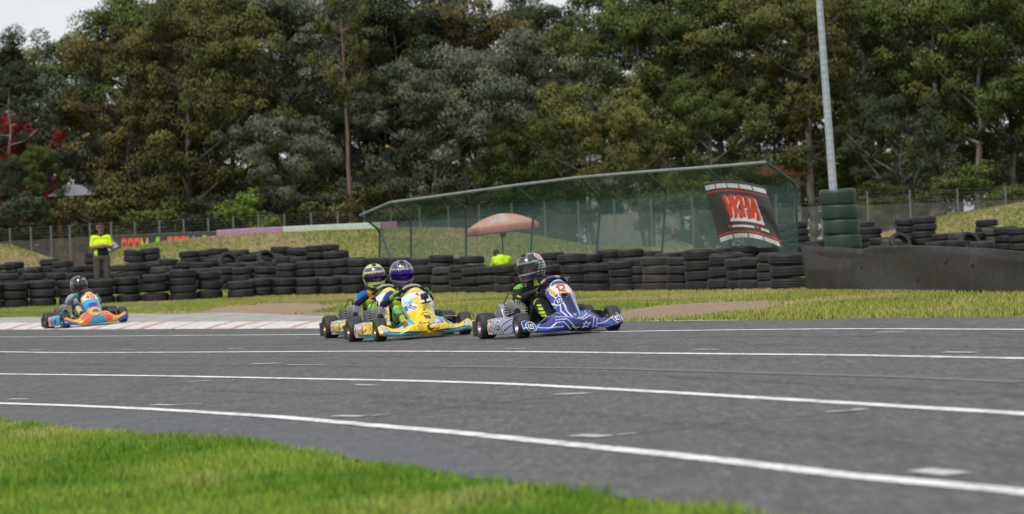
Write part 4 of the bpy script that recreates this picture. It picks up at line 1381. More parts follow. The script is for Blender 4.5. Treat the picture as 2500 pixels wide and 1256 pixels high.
def paint_ban(U, V):
    C = fill(U, (0.050, 0.049, 0.050))
    X, Y = U * 1.5, V * 1.45
    wh = (0.62, 0.61, 0.60); red = lin('c8402f')
    for y0, dash in ((1.33, 0), (0.055, 0)):
        for k in range(5 if y0 > 1 else 4):
            x0 = 0.03 + k * (0.295 if y0 > 1 else 0.36)
            C[(X > x0) & (X < x0 + (0.265 if y0 > 1 else 0.33)) & (np.abs(Y - y0) < 0.052)] = wh
    dots = (np.sin(X * 90) * np.sin(Y * 120) > 0.55) & ((np.abs(Y - 1.33) < 0.03) | (np.abs(Y - 0.055) < 0.03))
    C[dots] = (0.16, 0.16, 0.16)
    C[np.abs(Y - 1.205) < 0.013] = red
    C[np.abs(Y - 0.165) < 0.013] = red
    C[text(X - 0.025, Y + 0.03, 'VKHA', 0.40, 0.56, 0.50, 0.145, 0.055, 0.085, 0.10)] = wh
    C[text(X, Y, 'VKHA', 0.40, 0.56, 0.50, 0.145, 0.055, 0.085, 0.10)] = red
    C[(np.abs(Y - 0.46) < 0.035) & (X > 0.42) & (X < 1.22)] = wh
    C[(np.abs(Y - 0.30) < 0.025) & (X > 0.42) & (X < 0.95)] = wh
    C[(np.abs(Y - 0.30) < 0.03) & (X > 1.10) & (X < 1.28)] = wh
    C[disc(X, Y, 0.36, 0.305, 0.035)] = red; C[disc(X, Y, 1.03, 0.32, 0.035)] = red
    return C
ban = panel('banner', 150, 140, pos_ban, paint_ban, M_BANNER, None, 0.006, (0, 1), (0, 1))
tag(ban, 'black cloth banner with slanted red letters tied to the green net', 'banner')

# ================================================================== LIGHT POLE IN GREEN TYRES
t = NT('galvanised_pole')
v = t.coords('Object', (1, 1, 1))
n = t.noise(v, 9, 5, 0.7); w_ = t.new('TexWave', bands_direction='Z'); w_.inputs['Scale'].default_value = 2.2; w_.inputs['Distortion'].default_value = 1.5
t.link(v, w_.inputs['Vector'])
c = t.ramp(n, [(0.3, (0.30, 0.33, 0.37)), (0.7, (0.46, 0.50, 0.55))])
c = t.mix(t.ramp(w_.outputs['Fac'], [(0.5, 0.0), (0.9, 0.35)]), c, (0.25, 0.28, 0.32))
t.link(c, t.p.inputs['Base Color']); t.p.inputs['Metallic'].default_value = 0.35; t.p.inputs['Roughness'].default_value = 0.5
PD = 80.0
pb = gdepth(2040, PD); ptop = at(1992, -110, PD)
pm = at(2035, 462, PD)
pb.x = pm.x + (pm.x - ptop.x) / (ptop.z - pm.z) * (pm.z - pb.z) * -1 * -1
pole = empty('light_pole', pb); tag(pole, 'slender galvanised steel light pole rising from the green painted tyres', 'pole')
MB().tube([Vector((0, 0, -0.3)), ptop - pb], [0.098, 0.066], 10).build('shaft', t.m, pole)
MB().box((0, 0, 0.02), (0.42, 0.42, 0.03)).build('base_plate', M_STEEL, pole, False)
hd = ptop - pb
MB().tube([hd, hd + Vector((0.0, -0.5, 0.35)), hd + Vector((0.0, -1.3, 0.45))], 0.04, 8).build('arm', t.m, pole)
MB().box(hd + Vector((0, -1.55, 0.45)), (0.3, 0.6, 0.12)).build('lamp_head', M_STEEL, pole)
gt = tyre_mesh(M_TGREEN, 0.385, 0.30, 'tyre', 48, (), True)
gb = gdepth(2058, PD - 0.05)
ztop = at(2055, 462, PD).z
nG = 6
for i in range(nG):
    wG = (ztop - gb.z) / nG
    z = gb.z + wG * (i + 0.5)
    w_txt = ('topmost green painted truck tyre round the foot of the light pole' if i == nG - 1 else
             ['lowest', 'second', 'third', 'fourth', 'fifth'][i] + ' green painted truck tyre counted up from the foot of the light pole')
    o = bpy.data.objects.new('green_tyre', gt)
    ax = pb.x + (ptop.x - pb.x) * (z - pb.z) / (ptop.z - pb.z)
    o.location = (ax + 0.15 - 0.015 * i, pb.y + 0.02, z)
    o.rotation_euler = (random.gauss(0, 0.015), -0.035 + random.gauss(0, 0.015), random.uniform(0, 6))
    o.scale = (1, 1, wG / 0.30)
    put(o); tag(o, w_txt, 'tyre', 'green tyres round the light pole')

# ================================================================== UMBRELLA
UD = 103.0
uc = at(1227, 552, UD); ug = gdepth(1229, UD)
umb = empty('umbrella', ug); tag(umb, 'faded orange and white market umbrella standing behind the green net', 'umbrella')
UR = 0.98
M_UMB = mat_paint('umbrella_cloth', 0.7, 0, 0.12, 0.1, 5)
tilt = Matrix.Rotation(-0.035, 3, 'Y')
uz = uc - ug
def pos_umb(U, V):
    a = U * 2 * np.pi
    sc = 1 - 0.05 * (1 - np.abs(np.cos(a * 4))) * V
    r = UR * V * sc
    z = 0.33 * (1 - V ** 1.9) - 0.02 * V
    x, y = r * np.cos(a), r * np.sin(a)
    return x * math.cos(0.10) + z * math.sin(-0.10) + uz.x, y + uz.y, z * math.cos(0.10) + x * math.sin(0.10) * 0.8 + uz.z
def paint_umb(U, V):
    C = fill(U, (0.72, 0.38, 0.27))
    k = np.floor(((U * 8) + 0.5) % 8)
    C[(k == 6) & (V < 0.8)] = (0.64, 0.54, 0.50)
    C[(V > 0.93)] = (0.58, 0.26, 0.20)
    return C
panel('canopy', 97, 18, pos_umb, paint_umb, M_UMB, umb, 0.006, (0, 1), (0.02, 1))
def pos_val(U, V):
    x, y, z = pos_umb(U, np.ones_like(U))
    return x, y, z - 0.15 * V - 0.02 * np.abs(np.cos(U * 2 * np.pi * 4)) * V
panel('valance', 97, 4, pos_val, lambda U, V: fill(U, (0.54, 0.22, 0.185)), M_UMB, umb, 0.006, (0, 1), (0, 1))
M_WOOD = mat_plain('umbrella_wood', (0.10, 0.065, 0.045), 0.6)
MB().tube([Vector((0, 0, 0)), uz + Vector((0, 0, 0.30))], 0.022, 8).build('pole', M_WOOD, umb)
MB().box(uz + Vector((0, 0, -0.22)), (0.16, 0.16, 0.16)).build('crank_box', mat_plain('brown_case', (0.075, 0.045, 0.042), 0.6), umb, True, 0.02)
for k in range(8):
    a = 2 * math.pi * k / 8
    x, y, z = pos_umb(np.array([k / 8.0]), np.array([0.95]))
    MB().tube([uz + Vector((0, 0, 0.28)), Vector((x[0], y[0], z[0] - 0.02))], 0.008, 5).build('rib', M_STEEL, umb)
MB().lathe([(0, 0.12), (0.05, 0.12), (0.06, 0.09), (0.26, 0.07), (0.28, 0.0), (0, 0.0)], 'z', 20).build('base', mat_plain('umbrella_base', (0.08, 0.08, 0.08), 0.8), umb)

# ================================================================== PEOPLE
def capsule(p0, p1, r0, r1, n=14, m=5):
    p0, p1 = Vector(p0), Vector(p1)
    d = p1 - p0
    L = d.length
    d = d / L if L > 1e-6 else Vector((0, 0, 1))
    q = d.to_track_quat('Z', 'Y').to_matrix()
    prof = []
    for i in range(m + 1):
        a = -math.pi / 2 + (math.pi / 2) * i / m
        prof.append((r0 * math.cos(a), r0 * math.sin(a)))
    for i in range(m + 1):
        a = (math.pi / 2) * i / m
        prof.append((r1 * math.cos(a), L + r1 * math.sin(a)))
    prof[0] = (1e-4, prof[0][1]); prof[-1] = (1e-4, prof[-1][1])
    return MB().lathe(prof, 'z', n, p0, q)

def blob_body(name, segs, voxel, paint, mat, smooth=6):
    """segs: (p0, p1, r0, r1, tag); grown together into one continuous skin"""
    mb = MB()
    for p0, p1, r0, r1, tg in segs:
        c = capsule(p0, p1, r0, r1)
        mb.add(c.v, c.f)
    me = bpy.data.meshes.new(name)
    me.from_pydata([tuple(p) for p in mb.v], [], mb.f); me.update()
    tmp = put(bpy.data.objects.new('tmp', me))
    rm = tmp.modifiers.new('r', 'REMESH'); rm.mode = 'VOXEL'; rm.voxel_size = voxel
    sm = tmp.modifiers.new('s', 'SMOOTH'); sm.factor = 0.5; sm.iterations = smooth
    dg = bpy.context.evaluated_depsgraph_get()
    out = bpy.data.meshes.new_from_object(tmp.evaluated_get(dg))
    bpy.data.objects.remove(tmp); bpy.data.meshes.remove(me)
    n = len(out.vertices)
    co = np.empty(n * 3, dtype=np.float32); out.vertices.foreach_get('co', co); co = co.reshape(-1, 3)
    best = np.full(n, 1e9); idx = np.zeros(n, int)
    for i, (p0, p1, r0, r1, tg) in enumerate(segs):
        a, b = np.array(p0), np.array(p1)
        ab = b - a
        t_ = np.clip(((co - a) @ ab) / (ab @ ab + 1e-9), 0, 1)
        d = np.linalg.norm(co - (a + t_[:, None] * ab), axis=1) - (r0 + (r1 - r0) * t_)
        k = d < best
        best[k] = d[k]; idx[k] = i
    tags = np.array([s[4] for s in segs])[idx]
    C = paint(co, tags)
    at_ = out.color_attributes.new('paint', 'FLOAT_COLOR', 'POINT')
    c4 = np.ones((n, 4), dtype=np.float32); c4[:, :3] = C
    at_.data.foreach_set('color', c4.ravel())
    out.name = name
    return obj_from(name, out, mat)

M_SUIT = mat_paint('suit_cloth', 0.75, 0.0, 0.22, 0.35, 30, 0.3)
M_SHELL = mat_paint('helmet_paint', 0.22, 0.6, 0.05, 0.0, 12)
M_RUBBER = mat_plain('black_rubber', (0.012, 0.012, 0.013), 0.7)
def mat_visor(name, col, rough=0.06, alpha=1.0, metal=0.55):
    t = NT(name)
    t.p.inputs['Base Color'].default_value = (*col, 1); t.p.inputs['Roughness'].default_value = rough
    t.p.inputs['Metallic'].default_value = metal if alpha == 1 else 0.0
    t.p.inputs['Coat Weight'].default_value = 0.6 if metal < 1 else 0.0
    if alpha < 1:
        tp = t.new('BsdfTransparent'); tp.inputs['Color'].default_value = (0.85, 0.86, 0.88, 1)
        ms = t.new('MixShader'); ms.inputs['Fac'].default_value = alpha
        t.link(tp.outputs[0], ms.inputs[1]); t.link(t.p.outputs[0], ms.inputs[2]); t.link(ms.outputs[0], t.out.inputs['Surface'])
    return t.m

HS = 1.12
def helm_pos(phi, psi, k=1.0):
    """phi: turn from the front (positive to the wearer's left), psi: angle down from the crown"""
    front = np.clip(np.cos(phi), 0, 1)
    low = np.clip((psi - 1.72) / 0.6, 0, 1)
    rho = np.sin(np.minimum(psi, 2.4)) ** 0.85
    rho = rho * (1 - low * front ** 2) + np.maximum(rho, 0.93 - 0.10 * low) * low * front ** 2
    x = -0.127 * rho * np.sin(phi)
    y = (0.150 * np.cos(phi) - 0.006) * rho + 0.022 * low * front ** 3
    z = 0.142 * np.cos(psi) - 0.030 * low * front ** 1.5
    z = z + 0.008 * np.exp(-((phi) / 0.5) ** 2 - ((psi - 0.75) / 0.3) ** 2)
    return x * HS * k, y * HS * k, z * HS * k

def helmet(parent, loc, yaw, pitch, roll, paint, visor_mat, side_mat=None):
    root = bpy.data.objects.new('helmet', None); put(root, parent)
    nu, nv = 150, 84
    u = np.linspace(-np.pi, np.pi, nu + 1)[:-1]; v = np.linspace(0.02, 2.35, nv)
    U, V = np.meshgrid(u, v, indexing='ij')
    X, Y, Z = helm_pos(U, V)
    C = paint(U, V).reshape(-1, 3)
    F = grid_faces(nu, nv, True)
    cu = U.reshape(-1)[F]; cv = V.reshape(-1)[F]
    um = np.where(np.abs(cu[:, 0] - cu[:, 1]) > 3, np.pi, cu.mean(1)); vm = cv.mean(1)
    keep = ~((np.abs(um) < 1.02) & (vm > 1.36) & (vm < 1.86))
    me = np_mesh('shell', np.stack([X, Y, Z], -1).reshape(-1, 3), F[keep][:, ::-1], C)
    bpy.data.objects.remove(root)
    root = obj_from('helmet', me, M_SHELL, parent)
    md = root.modifiers.new('thickness', 'SOLIDIFY'); md.thickness = 0.012; md.offset = -1
    root.location = loc
    root.rotation_euler = (pitch, roll, yaw)
    vis = panel('visor', 60, 20, lambda a, b: helm_pos(a, b, 1.018), None, visor_mat, root, 0.002, (-1.18, 1.18), (1.30, 1.90))
    for s in (-1, 1):
        x, y, z = helm_pos(np.array([s * 1.22]), np.array([1.56]), 1.02)
        MB().lathe([(0, 0.008), (0.018, 0.008), (0.022, 0.0), (0.022, -0.01)], 'x', 14, (x[0], y[0], z[0])).build('visor_pivot', M_RUBBER, root)
    # intake scoop on the brow and the bottom trim
    x, y, z = helm_pos(np.array([0.0]), np.array([0.52]), 1.01)
    MB().box((x[0], y[0], z[0]), (0.045, 0.05, 0.012), Matrix.Rotation(-0.45, 3, 'X')).build('vent', M_RUBBER, root, True, 0.004)
    ph = np.linspace(-np.pi, np.pi, 41)[:-1]
    x, y, z = helm_pos(ph, np.full(40, 2.34), 0.985)
    MB().tube(list(zip(x, y, z)), 0.008, 6, closed=True).build('neck_trim', M_RUBBER, root)
    return root

WHEEL_C = Vector((0, 0.125, 0.500)); WHEEL_R = 0.145
WHEEL_N = Vector((0, -0.74, 0.67)).normalized(); WHEEL_U = Vector((0, 0.67, 0.74)).normalized()
def rim_point(ang):
    """ang 0 = kart right, positive upward"""
    e = Vector((1, 0, 0)) * math.cos(ang) + WHEEL_U * math.sin(ang)
    return WHEEL_C + e * WHEEL_R, e, WHEEL_N.cross(e)

def driver_segs(lean=0.0, steer=0.0, head=(0, 0, 0.70), skin=True):
    S = []
    hd = Vector(head)
    lx = lean
    A = lambda *p: tuple(p)
    S.append((A(-.07, -.27, .15), A(.07, -.27, .15), .095, .095, 'pants'))
    S.append((A(0.0, -.27, .17), A(lx * .6, -.335, .36), .125, .118, 'torso'))
    S.append((A(-.075 + lx * .8, -.33, .42), A(.075 + lx * .8, -.33, .42), .105, .105, 'torso'))
    S.append((A(-.135 + lx, -.315, .495), A(.135 + lx, -.315, .495), .068, .066, 'yoke'))
    S.append((A(lx, -.31, .50), A(hd.x, hd.y - .005, hd.z - .06), .056, .052, 'neck'))
    S.append((A(hd.x, hd.y, hd.z - .03), A(hd.x, hd.y, hd.z + .03), .088, .092, 'head'))
    for s in (1, -1):
        ang = steer if s > 0 else math.pi + steer
        P, er, tn = rim_point(ang)
        sh = Vector((s * .165 + lx, -.315, .485)); wr = P + er * 0.045 + WHEEL_N * 0.055 + Vector((0, -.015, -.02))
        el = (sh + wr) / 2 + Vector((s * .10, -.02, -.085))
        S.append((tuple(sh), tuple(el), .060, .047, 'uparm' + 'LR'[s > 0]))
        S.append((tuple(el), tuple(wr), .046, .033, 'foarm' + 'LR'[s > 0]))
        palm = P + er * 0.030 + WHEEL_N * 0.022
        S.append((tuple(wr), tuple(palm), .030, .026, 'glove' + 'LR'[s > 0]))
        for f in range(4):
            o = tn * ((f - 1.5) * 0.0185)
            k0 = P + er * 0.040 + WHEEL_N * 0.004 + o; k1 = P + er * 0.018 - WHEEL_N * 0.030 + o
            k2 = P - er * 0.016 - WHEEL_N * 0.024 + o * (0.95 - 0.05 * f)
            S.append((tuple(palm + o * 0.8), tuple(k0), .013, .0105, 'glove' + 'LR'[s > 0]))
            S.append((tuple(k0), tuple(k1), .0105, .0095, 'glove' + 'LR'[s > 0]))
            S.append((tuple(k1), tuple(k2), .0095, .0082, 'glove' + 'LR'[s > 0]))
        S.append((tuple(palm + tn * 0.03), tuple(P + tn * 0.042 + WHEEL_N * 0.026 - er * 0.004), .012, .011, 'glove' + 'LR'[s > 0]))
        S.append((tuple(P + tn * 0.042 + WHEEL_N * 0.026 - er * 0.004), tuple(P + tn * 0.036 + WHEEL_N * 0.018 - er * 0.026), .0105, .0085, 'glove' + 'LR'[s > 0]))
        hip = Vector((s * .085, -.21, .155)); kn = Vector((s * .185, .13, .335)); an = Vector((s * .135, .46, .125)); toe = Vector((s * .125, .555, .20))
        S.append((tuple(hip), tuple(kn), .086, .060, 'thigh' + 'LR'[s > 0]))
        S.append((tuple(kn), tuple(an), .056, .040, 'shin' + 'LR'[s > 0]))
        S.append((tuple(an + Vector((0, -.02, -.03))), tuple(toe), .034, .027, 'shoe'))
    return S

SKIN = (0.52, 0.32, 0.24)
def face_paint(co, C, m, hd, yaw):
    """eyes, brows and lips on the head tagged by m"""
    R = Matrix.Rotation(-yaw, 3, 'Z')
    q = (co[m] - np.array(hd)) @ np.array(R).T
    c = np.tile(np.array(SKIN), (len(q), 1))
    for s in (-1, 1):
        c[((q[:, 0] - s * .032) ** 2 / .013 ** 2 + (q[:, 2] - .008) ** 2 / .006 ** 2 < 1) & (q[:, 1] > 0)] = (0.04, 0.03, 0.03)
        c[((q[:, 0] - s * .033) ** 2 / .020 ** 2 + (q[:, 2] - .028) ** 2 / .005 ** 2 < 1) & (q[:, 1] > 0)] = (0.16, 0.10, 0.07)
    c[(q[:, 0] ** 2 / .022 ** 2 + (q[:, 2] + .052) ** 2 / .007 ** 2 < 1) & (q[:, 1] > 0)] = (0.38, 0.14, 0.12)
    c[(q[:, 1] < -.01) | (q[:, 2] > .075)] = (0.06, 0.045, 0.035)
    C[m] = c

# ================================================================== KARTS
M_SLICK = mat_tyre('slick_rubber', (0.016, 0.016, 0.017), (0.032, 0.032, 0.034), (0.065, 0.063, 0.062), 0.5)
M_TUBE = mat_plain('chassis_tube', (0.35, 0.36, 0.38), 0.3, 0.8, 0.1, 20)
M_DARK = mat_plain('dark_plastic', (0.020, 0.020, 0.022), 0.5, 0, 0.2, 15)
M_SEAT = mat_plain('seat_shell', (0.030, 0.031, 0.034), 0.35, 0, 0.2, 12, 0.0, 0.3)
M_FIN = mat_plain('alloy_fin', (0.50, 0.50, 0.49), 0.5, 0.2, 0.2, 25)
M_GUARD = mat_plain('chain_guard_grey', (0.075, 0.078, 0.082), 0.45, 0.2, 0.2, 12)
M_ALLOY = mat_plain('cast_alloy', (0.42, 0.43, 0.45), 0.35, 0.8, 0.15, 16)
M_GOLD = mat_plain('bronze_rim', (0.34, 0.20, 0.09), 0.35, 0.75, 0.12, 16)
M_RIMS = mat_plain('silver_rim', (0.40, 0.38, 0.35), 0.35, 0.8, 0.12, 16)
M_RIMD = mat_plain('dark_rim', (0.09, 0.09, 0.09), 0.4, 0.6, 0.12, 16)
M_BODY = mat_paint('kart_body_gloss', 0.26, 0.25, 0.16, 0.0, 9)
M_GRIP = mat_paint('wheel_grip', 0.7, 0.0, 0.15, 0.2, 30)

def wheel(parent, x, y, R, W, side, rim_mat, steer=0.0):
    root = bpy.data.objects.new('wheel', None); put(root, parent)
    root.location = (x, y, R); root.rotation_euler = (0, 0, steer)
    hw = W / 2
    rr = 0.066
    prof = [(rr, -hw * .80), (rr + .012, -hw * .98), (R * .74, -hw * 1.03), (R * .90, -hw * .97), (R * .975, -hw * .80), (R * .997, -hw * .5), (R, 0),
            (R * .997, hw * .5), (R * .975, hw * .80), (R * .90, hw * .97), (R * .74, hw * 1.03), (rr + .012, hw * .98), (rr, hw * .80)]
    MB().lathe(prof, 'x', 44).build('tyre', M_SLICK, root)
    o = side
    prof = [(rr + .002, -o * hw * .80), (rr - .004, -o * hw * .5), (rr - .010, 0), (rr - .006, o * hw * .55), (rr + .001, o * hw * .80), (rr + .008, o * hw * .86), (rr + .008, o * hw * .90),
            (rr - .002, o * hw * .86), (rr - .012, o * hw * .5), (rr - .016, o * hw * .30), (.030, o * hw * .18), (.026, o * hw * .42), (.018, o * hw * .46), (0.001, o * hw * .46)]
    rim = MB().lathe(prof, 'x', 32).build('rim', rim_mat, root)
    mb = MB()
    for k in range(3):
        a = 2 * math.pi * k / 3 + 0.4
        mb.lathe([(0.001, o * hw * .30), (0.006, o * hw * .30), (0.006, o * hw * .18)], 'x', 8, (0, 0.040 * math.cos(a), 0.040 * math.sin(a)))
    mb.build('wheel_nut', M_DARK, root)
    return root

FW = 0.545
def fair_h(S):
    a = np.abs(S) / FW
    return np.interp(a, [0, .30, .40, .50, .60, .70, .82, .92, 1.0], [.240, .240, .222, .172, .138, .132, .162, .188, .172]) - (.035 + .030 * a ** 3)
def fair_pos(U, V):
    a = np.abs(U)
    yb = .845 - .135 * a ** 2.0
    zb = .035 + .030 * a ** 3
    zt = np.interp(a, [0, .30, .40, .50, .60, .70, .82, .92, 1.0], [.240, .240, .222, .172, .138, .132, .162, .188, .172])
    cen = np.exp(-(a / .47) ** 6)
    back = sstep(.46, 1.0, V) * (.05 + .15 * cen) + .015 * V
    lip = .018 * np.sin(np.pi * np.clip(V / .55, 0, 1)) - .03 * np.clip(.10 - V, 0, .1) / .1
    y = yb - back + lip
    z = zb + (zt - zb) * (V + .10 * np.sin(np.pi * V) * cen)
    x = FW * U * (1 + .02 * np.sin(np.pi * V))
    return x, y, z

def nose_pos(style):
    wv, ww = style['wv'], style['ww']
    def pos(U, V):
        w = np.interp(V, wv, ww)
        cy = np.interp(V, [0, .12, .5, 1], [.815, .775, .57, .33]); cz = np.interp(V, [0, .12, .5, 1], [.185, .225, .375, .580])
        bow = .075 * U ** 2 + .05 * U ** 4
        ny, nz = .72, .69
        gro = style.get('groove', 0) * np.exp(-(U / .28) ** 4) * sstep(.08, .2, V) * (1 - sstep(.60, .66, V))
        return w * U, cy - bow * ny * .9 - gro * ny, cz - bow * nz * .75 - gro * nz
    return pos

def pod_pos(side):
    def pos(U, V):          # U along the kart -.37 .. .35
        e = sstep(.20, .35, U)
        xo = .605 - .10 * e - .02 * sstep(-.30, -.37, U)
        top = sstep(.70, 1.0, V)
        x = xo + .012 * np.sin(np.pi * np.clip(V / .7, 0, 1)) - .17 * top
        z = .045 + .155 * np.clip(V / .72, 0, 1) ** .9 + .022 * np.sin(np.pi / 2 * top) + .01 * e
        return side * x, U, z
    return pos

def build_kart(name, label, px, py, corner, theta, scale, P, roll_extra=0.0, steer=0.0, lift=0.0):
    """corner: which wheel touches the ground at the pixel (px, py)"""
    al = math.pi + theta
    cx, cy = {'FR': (.52, .525), 'RR': (.60, -.525)}[corner]
    g = gp(px, py)
    ox = (math.cos(al) * cx - math.sin(al) * cy) * scale; oy = (math.sin(al) * cx + math.cos(al) * cy) * scale
    x0, y0 = g.x - ox, g.y - oy
    z0 = float(H(x0, y0)) + 0.005 + lift
    e = .3
    nx = Vector((2 * e, 0, float(H(x0 + e, y0) - H(x0 - e, y0)))); ny = Vector((0, 2 * e, float(H(x0, y0 + e) - H(x0, y0 - e))))
    up = nx.cross(ny).normalized()
    fw = Vector((-math.sin(al), math.cos(al), 0)); fw = (fw - up * fw.dot(up)).normalized()
    rt = fw.cross(up)
    M = Matrix.Translation((x0, y0, z0)) @ Matrix((rt, fw, up)).transposed().to_4x4() @ Matrix.Rotation(roll_extra, 4, 'Y') @ Matrix.Scale(scale, 4)
    root = bpy.data.objects.new(name, None); put(root); root.matrix_world = M
    tag(root, label, 'kart')
    rm = P['rim']
    for s in (1, -1):
        wheel(root, s * .50, .525, .132, .13, s, rm, steer)
        wheel(root, s * .555, -.525, .140, .175, s, rm)
    MB().tube([(-.50, -.525, .14), (.50, -.525, .14)], .02, 10).build('rear_axle', M_TUBE, root)
    for s in (1, -1):
        MB().tube([(s * .30, -.66, .075), (s * .31, -.2, .06), (s * .33, .2, .055), (s * .24, .50, .06), (s * .20, .70, .065)], .015, 8).build('chassis_rail', M_TUBE, root)
        MB().tube([(s * .28, .525, .075), (s * .42, .525, .13)], .016, 8).build('stub_axle', M_TUBE, root)
        MB().tube([(s * .33, .22, .07), (s * .56, .22, .075), (s * .57, -.22, .075), (s * .32, -.24, .07)], .011, 7).build('pod_bar', M_TUBE, root)
        MB().tube([(s * .05, .28, .12), (s * .38, .50, .13)], .008, 6).build('tie_rod', M_TUBE, root)
        MB().tube([(s * .30, .40, .11), (s * .24, .62, .20), (s * .20, .70, .20)], .010, 6).build('front_hoop', M_TUBE, root)
        MB().tube([(s * .15, .52, .06), (s * .15, .56, .17), (s * .09, .56, .19)], .007, 6).build('pedal', M_ALLOY, root)
    for yy in (-.42, .10, .48):
        MB().tube([(-.30, yy, .06), (.30, yy, .06)], .013, 8).build('cross_member', M_TUBE, root)
    MB().box((0, .36, .045), (.50, .56, .006)).build('floor_tray', M_ALLOY, root, False)
    # seat
    def seat(U, V):
        w = .165 + .02 * np.sin(np.pi * V)
        yy = np.interp(V, [0, .25, .45, 1], [.02, -.16, -.33, -.50]); zz = np.interp(V, [0, .25, .45, 1], [.085, .055, .07, .42])
        side = np.abs(U) ** 4
        return U * w, yy + .10 * side * sstep(.3, .7, V), zz + .14 * side * (1 - .5 * sstep(.5, 1, V))
    panel('seat', 24, 24, seat, None, M_SEAT, root, .008)
    MB().tube([(0, .44, .08), (0, .27, .30), tuple(WHEEL_C)], .010, 8).build('steering_column', M_TUBE, root)
    # steering wheel
    sw = bpy.data.objects.new('steering_wheel', None); put(sw, root)
    sw.location = WHEEL_C
    q = Matrix((Vector((1, 0, 0)), WHEEL_U, WHEEL_N)).transposed() @ Matrix.Rotation(P.get('steer_ang', 0), 3, 'Z')
    sw.rotation_euler = q.to_euler()
    def rimpos(U, V):
        a = U * 2 * np.pi; b = V * 2 * np.pi
        flat = 1 - .10 * np.exp(-((np.cos(a - 1.5 * np.pi) - 1) / .08) ** 2)
        r = WHEEL_R * flat + .0155 * np.cos(b)
        return r * np.cos(a), r * np.sin(a), .0155 * np.sin(b)
    def rimpaint(U, V):
        C = fill(U, (.012, .012, .013))
        a = U * 360
        C[(a > 48) & (a < 132)] = P['grip']
        if 'grip2' in P:
            C[(a > 66) & (a < 114)] = P['grip2']
        return C
    panel('rim', 73, 13, rimpos, rimpaint, M_GRIP, sw, 0, (0, 1), (0, 1))
    for an in (0, math.pi, -math.pi / 2):
        MB().tube([(0.02 * math.cos(an), .02 * math.sin(an), -.012), (WHEEL_R * .93 * math.cos(an), WHEEL_R * .93 * math.sin(an), 0)], .009, 6).build('spoke', M_DARK, sw)
    MB().lathe([(0, .01), (.035, .01), (.038, -.02), (0, -.02)], 'z', 16).build('hub', M_DARK, sw)
    # bodywork
    panel('front_fairing', 260, 60, fair_pos, lambda U, V: P['fair'](-U * FW, V), M_BODY, root, .006, (1, -1), (0, 1))
    panel('number_panel', 110, 150, nose_pos(P['nose_style']), lambda U, V: P['nose'](-U * np.interp(V, P['nose_style']['wv'], P['nose_style']['ww']), V), M_BODY, root, .006, (1, -1), (0, 1))
    panel('side_pod', 130, 50, pod_pos(1), lambda U, V: P['pod'](U, V), M_BODY, root, .006, (-.37, .35), (0, 1), flip=False)
    panel('side_pod', 130, 50, pod_pos(-1), lambda U, V: P['pod'](U, V), M_BODY, root, .006, (-.37, .35), (0, 1), flip=True)
    MB().tube([(-.62, -.60, .11), (-.60, -.72, .12), (-.35, -.745, .13), (.35, -.745, .13), (.60, -.72, .12), (.62, -.60, .11)], .030, 8).build('rear_bumper', M_DARK, root)
    for s in (1, -1):
        MB().box((s * .625, -.67, .115), (.05, .13, .17)).build('bumper_cap', M_DARK, root, True, .015)
    # engine on the driver's right
    eng = bpy.data.objects.new('engine', None); put(eng, root); eng.location = (.335, -.19, .27)
    MB().box((0, -.02, -.09), (.15, .20, .13)).build('crankcase', M_GUARD, eng, True, .02)
    MB().lathe([(0.001, -.10), (.045, -.10), (.05, -.08), (.05, .07), (.035, .08), (0.001, .08)], 'y', 18).build('cylinder_head', M_DARK, eng)
    for k in range(15):
        a = math.radians(-12 + 204 * k / 14)
        MB().box((math.cos(a) * .080, 0, math.sin(a) * .080), (.085, .17, .0050), Matrix.Rotation(-a, 3, 'Y'), 1.0).build('fin', M_FIN, eng, True, .001)
    MB().lathe([(0.001, 0), (.012, 0), (.012, .03), (.008, .04), (.008, .065), (0.001, .065)], 'z', 10, (.0, -.01, .12)).build('spark_plug_cap', M_DARK, eng)
    MB().tube([(0, -.01, .185), (.03, -.06, .20), (.06, -.16, .10), (.03, -.2, -.05)], .006, 6).build('ignition_lead', M_DARK, eng)
    MB().tube([(0, -.10, -.02), (-.02, -.26, -.02), (-.02, -.42, .0)], [.025, .04, .032], 10).build('exhaust', M_GUARD, eng)
    pts = [(-.40, .20)] + [(-.40 + .115 * math.cos(a) + .115, .24 + .115 * math.sin(a)) for a in np.linspace(math.pi, .25, 12)] + [(-.12, .22), (-.12, .16), (-.40, .16)]
    MB().prism(pts, .425, .480, 'x').build('chain_guard', P.get('guard', M_GUARD), root, True, .006)
    MB().box((-.33, -.05, .20), (.10, .20, .20)).build('air_box', M_DARK, root, True, .03)
    if P.get('camera'):
        c = bpy.data.objects.new('action_camera', None); put(c, root)
        c.location = (-.035, .60, .475); c.rotation_euler = (.25, .12, 0)
        MB().box((0, 0, 0), (.085, .05, .068)).build('case', M_DARK, c, True, .008)
        MB().box((-.008, .029, .0), (.050, .010, .044)).build('lens_block', mat_plain('camera_lens', (.008, .010, .012), .08), c, True, .004)
        MB().box((0, .0, -.052), (.022, .030, .045)).build('mount', M_DARK, c, True, .004)
        MB().box((.0, .01, -.078), (.11, .06, .010)).build('mount_plate', M_DARK, c, True, .004)
    return root, M

